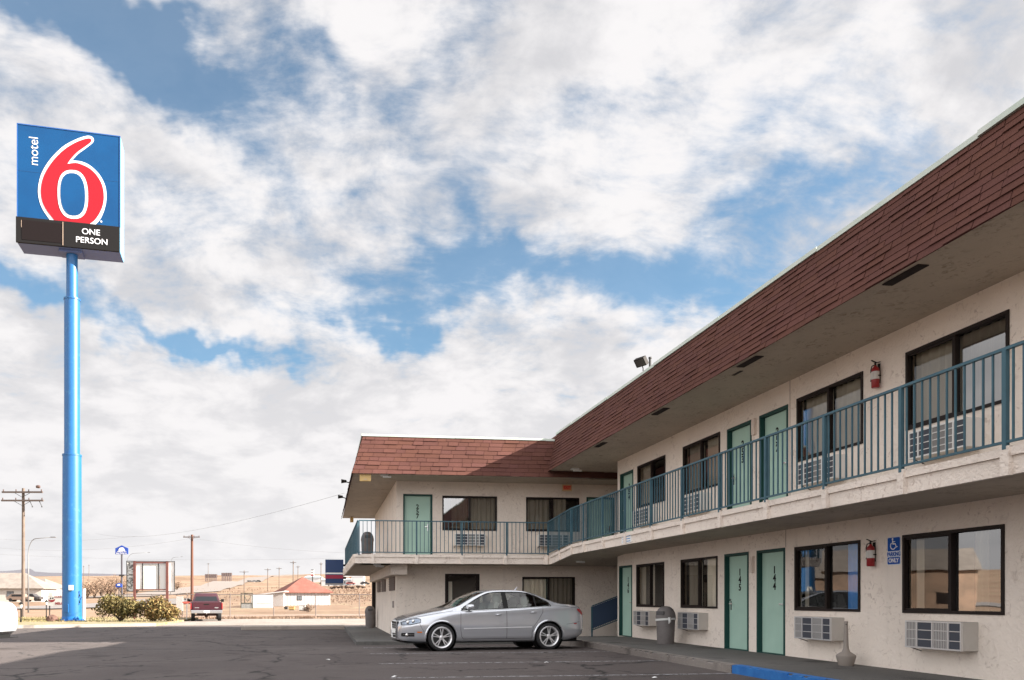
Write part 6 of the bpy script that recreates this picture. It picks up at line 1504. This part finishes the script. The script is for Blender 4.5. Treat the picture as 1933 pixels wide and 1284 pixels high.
# houses at the far left
m_hr = mat('tan_roof', (.17, .145, .125), .9, var=(1, (.21, .18, .155), .4, .6)); m_hw = mat('pale_siding', (.42, .395, .36), .8)
box_house(2, 172, 20, 10, 2.9, 3.4, -YAW + R(8), 'long pale house with a tan roof at the left edge beyond the street', m_hw, m_hr, ridge=5, win=[(3, 4.4, 1, 2.2)], over=.6)
box_house(72, 205, 11, 9, 2.9, 2.4, -YAW - R(10), 'smaller pale house with a wide garage left of the blue pole', m_hw, m_hr, ridge=2, win=[(-4, -3, 1, 2.1)], door=(-1, 3.6, 2.3), over=.6)
# far buildings behind the blue box sign
box_house(636, 395, 15, 7, 2.9, .6, -YAW, 'long low white building far behind the dark blue box sign', mat('far_white', (.55, .56, .56), .7), mat('far_grey_roof', (.5, .5, .5), .8), 'shed_building', ridge=7, win=[(-4.4, -2.6, .9, 2.2), (4.0, 4.6, .9, 2.2)], over=.2, cat='building')
box_house(676, 390, 6.4, 6, 4.4, .3, -YAW, 'boxy white building with a tan garage front right of the long white one', mat('far_white', (.6, .6, .6)), mat('far_white', (.6, .6, .6)), 'garage', ridge=3, door=(-2.2, 2.2, 3.0), over=.1, cat='building')
box_house(657, 560, 20, 8, 5.0, .4, -YAW, 'orange and white shop far up the slope behind the white buildings', mat('far_orange', (.50, .25, .13), .8, var=(.4, (.62, .58, .52), .5, .55)), mat('far_grey_roof', (.5, .5, .5)), 'shop', ridge=9, over=.2, cat='shop')
box_house(592, 620, 14, 8, 4.0, 1.5, -YAW, 'low pale building on the skyline behind the red roof', mat('far_white', (.6, .6, .6)), mat('far_bluegrey', (.28, .33, .36), .8), 'far_building', ridge=5, over=.4, cat='building')
def tall_far(px, yt, yb, d, w, label, m, shape='box', stripes=None):
    x, y = at(px, d); z = terr(x, y); t = thing('roadside_sign', label, 'sign', (x, y, z), -YAW); a, b_ = hz(yb, d) - z, hz(yt, d) - z
    mb = MB(); mb.tube((0, 0, -.5), (0, 0, b_ - .2), .25 * d / 300, n=8); mb.build('post', M_RIMD, t)
    mb = MB(); hw = w * d / F / 2
    if shape == 'oval': mb.prism([(hw * math.cos(i * .314), (a + b_) / 2 + (b_ - a) / 2 * math.sin(i * .314)) for i in range(20)], -.4, .4)
    else: mb.box(-hw, hw, -.4, .4, a, b_)
    p = mb.build('panel', m, t)
    if stripes:
        for (c0, c1, mm_) in stripes: mb = MB(); mb.box(-hw - .02, hw + .02, -.45, -.41, hz(c1, d) - z, hz(c0, d) - z); mb.build('stripe', mm_, p)
tall_far(620.8, 1057.5, 1071.5, 330, 7, 'orange oval roadside sign on a tall post left of the dark blue box sign', mat('sign_orange', (.62, .22, .10), .5), 'oval')
tall_far(590, 1075.5, 1088.5, 420, 5, 'narrow white and red roadside sign on the skyline', M_WHITE, stripes=[(1075.5, 1076.8, M_BLACK), (1084.5, 1087.5, M_RED), (1079.5, 1082, mat('grey_plate', (.3, .28, .27)))])
def billboard(px, yt, yb, w, d, label):
    x, y = at(px, d); z = terr(x, y); t = thing('billboard', label, 'billboard', (x, y, z), -YAW, 'billboards on the ridge'); s = d / F; a, b_ = hz(yb, d) - z, hz(yt, d) - z; hw = w * s / 2
    mb = MB(); mb.box(-hw, hw, -.2, .2, a, b_); p = mb.build('panel', mat('billboard_brown', (.13, .10, .09), .8), t)
    mb = MB()
    for k in range(6): q = -hw + (k + .5) * 2 * hw / 6; mb.box(q - .45, q + .45, -.5, -.2, min(0, a) - 1, b_)
    mb.build('frame_post', mat('billboard_frame', (.20, .15, .14), .8), t)
billboard(398.5, 1084, 1091, 23, 640, 'left of two dark billboards seen from behind on the ridge'); billboard(428, 1081.5, 1088, 20, 640, 'right of two dark billboards seen from behind on the ridge')
# vehicles climbing the road, and parked by the far buildings
def far_car(px, d, m, label, group='small far vehicles', rz=0, van=0):
    x, y = at(px, d); z = terr(x, y) + .35; t = thing('far_vehicle', label, 'car', (x, y, z), -YAW + rz, group)
    mb = MB(); mb.prism([(-2.2, .35), (2.2, .35), (2.25, .85), (1.3, 1.0), (.8, 1.5 + van), (-1.3, 1.5 + van), (-2.0, 1.0 + van), (-2.25, .9)], -.85, .85); mb.build('body', m, t, bevel=.08)
    mb = MB(); mb.prism([(-1.2, 1.0), (1.1, 1.0), (.75, 1.42 + van), (-1.2, 1.42 + van)], -.87, .87); mb.build('window', MATS['dark_auto_glass'], t)
    for q in (-1.4, 1.4): mb = MB(); mb.lathe([(0, -.9), (.34, -.9), (.34, .9), (0, .9)], (q, 0, .34), 14, 'y'); mb.build('wheel', M_TYRE, t)
mdk = mat('far_dark_paint', (.06, .055, .055), .4)
for (px, d, m, lb, rz) in ((470.5, 620, mdk, 'leftmost dark vehicle on the far highway', 1.3), (475, 640, mdk, 'second dark vehicle on the far highway', 1.3), (480.5, 700, mdk, 'third dark vehicle on the far highway', .5), (488, 720, M_BLACK, 'fourth dark vehicle on the far highway', .3),
        (662, 380, mat('far_red_paint', (.3, .08, .07), .4), 'reddish car parked before the long white building', 0), (689, 372, mdk, 'dark car parked right of the boxy white building', 0), (611, 430, mdk, 'dark car behind the roof end of the long white building', 0),
        (38, 150, mat('far_tan_paint', (.24, .17, .13), .4), 'tan car parked before the long pale house at the left', 0), (58, 158, mdk, 'dark car between the wooden pole and the garage house', 0)): far_car(px, d, m, lb, rz=rz)
# litter line of scrap on the slope
rnd = random.Random(31)
for k, px in enumerate((626, 632, 638, 646, 652, 658, 664, 676, 684)):
    d = 262 + k % 3 * 6; bush(px, d, rnd.uniform(1.6, 3.2), rnd.uniform(.8, 1.7), ('leftmost', 'second', 'third', 'fourth', 'fifth', 'sixth', 'seventh', 'eighth', 'rightmost')[k] + ' dark scrub clump in the row on the slope, counted from the red-roofed house', leaf_mat('dark_scrub', [(.05, .03, .02), (.10, .06, .04), (.03, .02, .02)]), 'shrub', n=120, leaf=.22, seed=60 + k, cat='shrub', group='dark scrub clumps on the slope')
# buildings across the street, left of the view, seen mirrored in the windows
def gable(px_m, d, label):
    pass
mtan = mat('tan_block', (.30, .20, .14), .85, var=(.5, (.20, .14, .10), .4, .6))
for (X, Y, w, dd, h, hr, lb) in ((-47, 82, 14, 10, 4.6, 2.6, 'tan gabled building off to the left across the street'), (-62, 66, 16, 9, 4.2, 2.4, 'tan building farther left across the street'), (-56, 104, 16, 9, 4.4, 2.4, 'tan building beyond the left planting bed')):
    t = thing('neighbour_house', lb, 'house', (X, Y, -.24), R(35), 'tan houses off to the left')
    mb = MB(); mb.box(-w / 2, w / 2, -dd / 2, dd / 2, -.2, h); mb.build('wall', mtan, t)
    mb = MB(); mb.prism([(-dd / 2 - .5, h), (dd / 2 + .5, h), (0, h + hr)], -w / 2 - .4, w / 2 + .4, axis='x'); mb.build('roof', m_hr, t)
    for q in (-4, 0, 4): mb = MB(); mb.box(q - .6, q + .6, -dd / 2 - .05, -dd / 2 - .003, 1, 2.3); mb.build('window', M_WFRM, t)
    for q in (-2, 2): mb = MB(); mb.box(w / 2 + .003, w / 2 + .05, q - .6, q + .6, 1, 2.3); mb.build('window', M_WFRM, t)
# far mesa on the skyline
mb = MB(); A = at(-60, 5200); pts = [(-60, 1080), (-20, 1079), (10, 1078), (35, 1076), (50, 1073.5), (58, 1074), (66, 1079), (90, 1081), (130, 1082), (190, 1083), (260, 1085)]
prev = None
for (px, py) in pts:
    x, y = at(px, 5200); x2, y2 = at(px, 6000); row = [(x, y, -60), (x, y, hz(py, 5200)), (x2, y2, hz(py, 5200)), (x2, y2, -60)]
    if prev: mb.add(prev + row, [(0, 4, 5, 1), (1, 5, 6, 2), (2, 6, 7, 3)])
    prev = row
mb.build('mesa', mat('mesa_blue', (.26, .27, .31), .95), kind='structure')
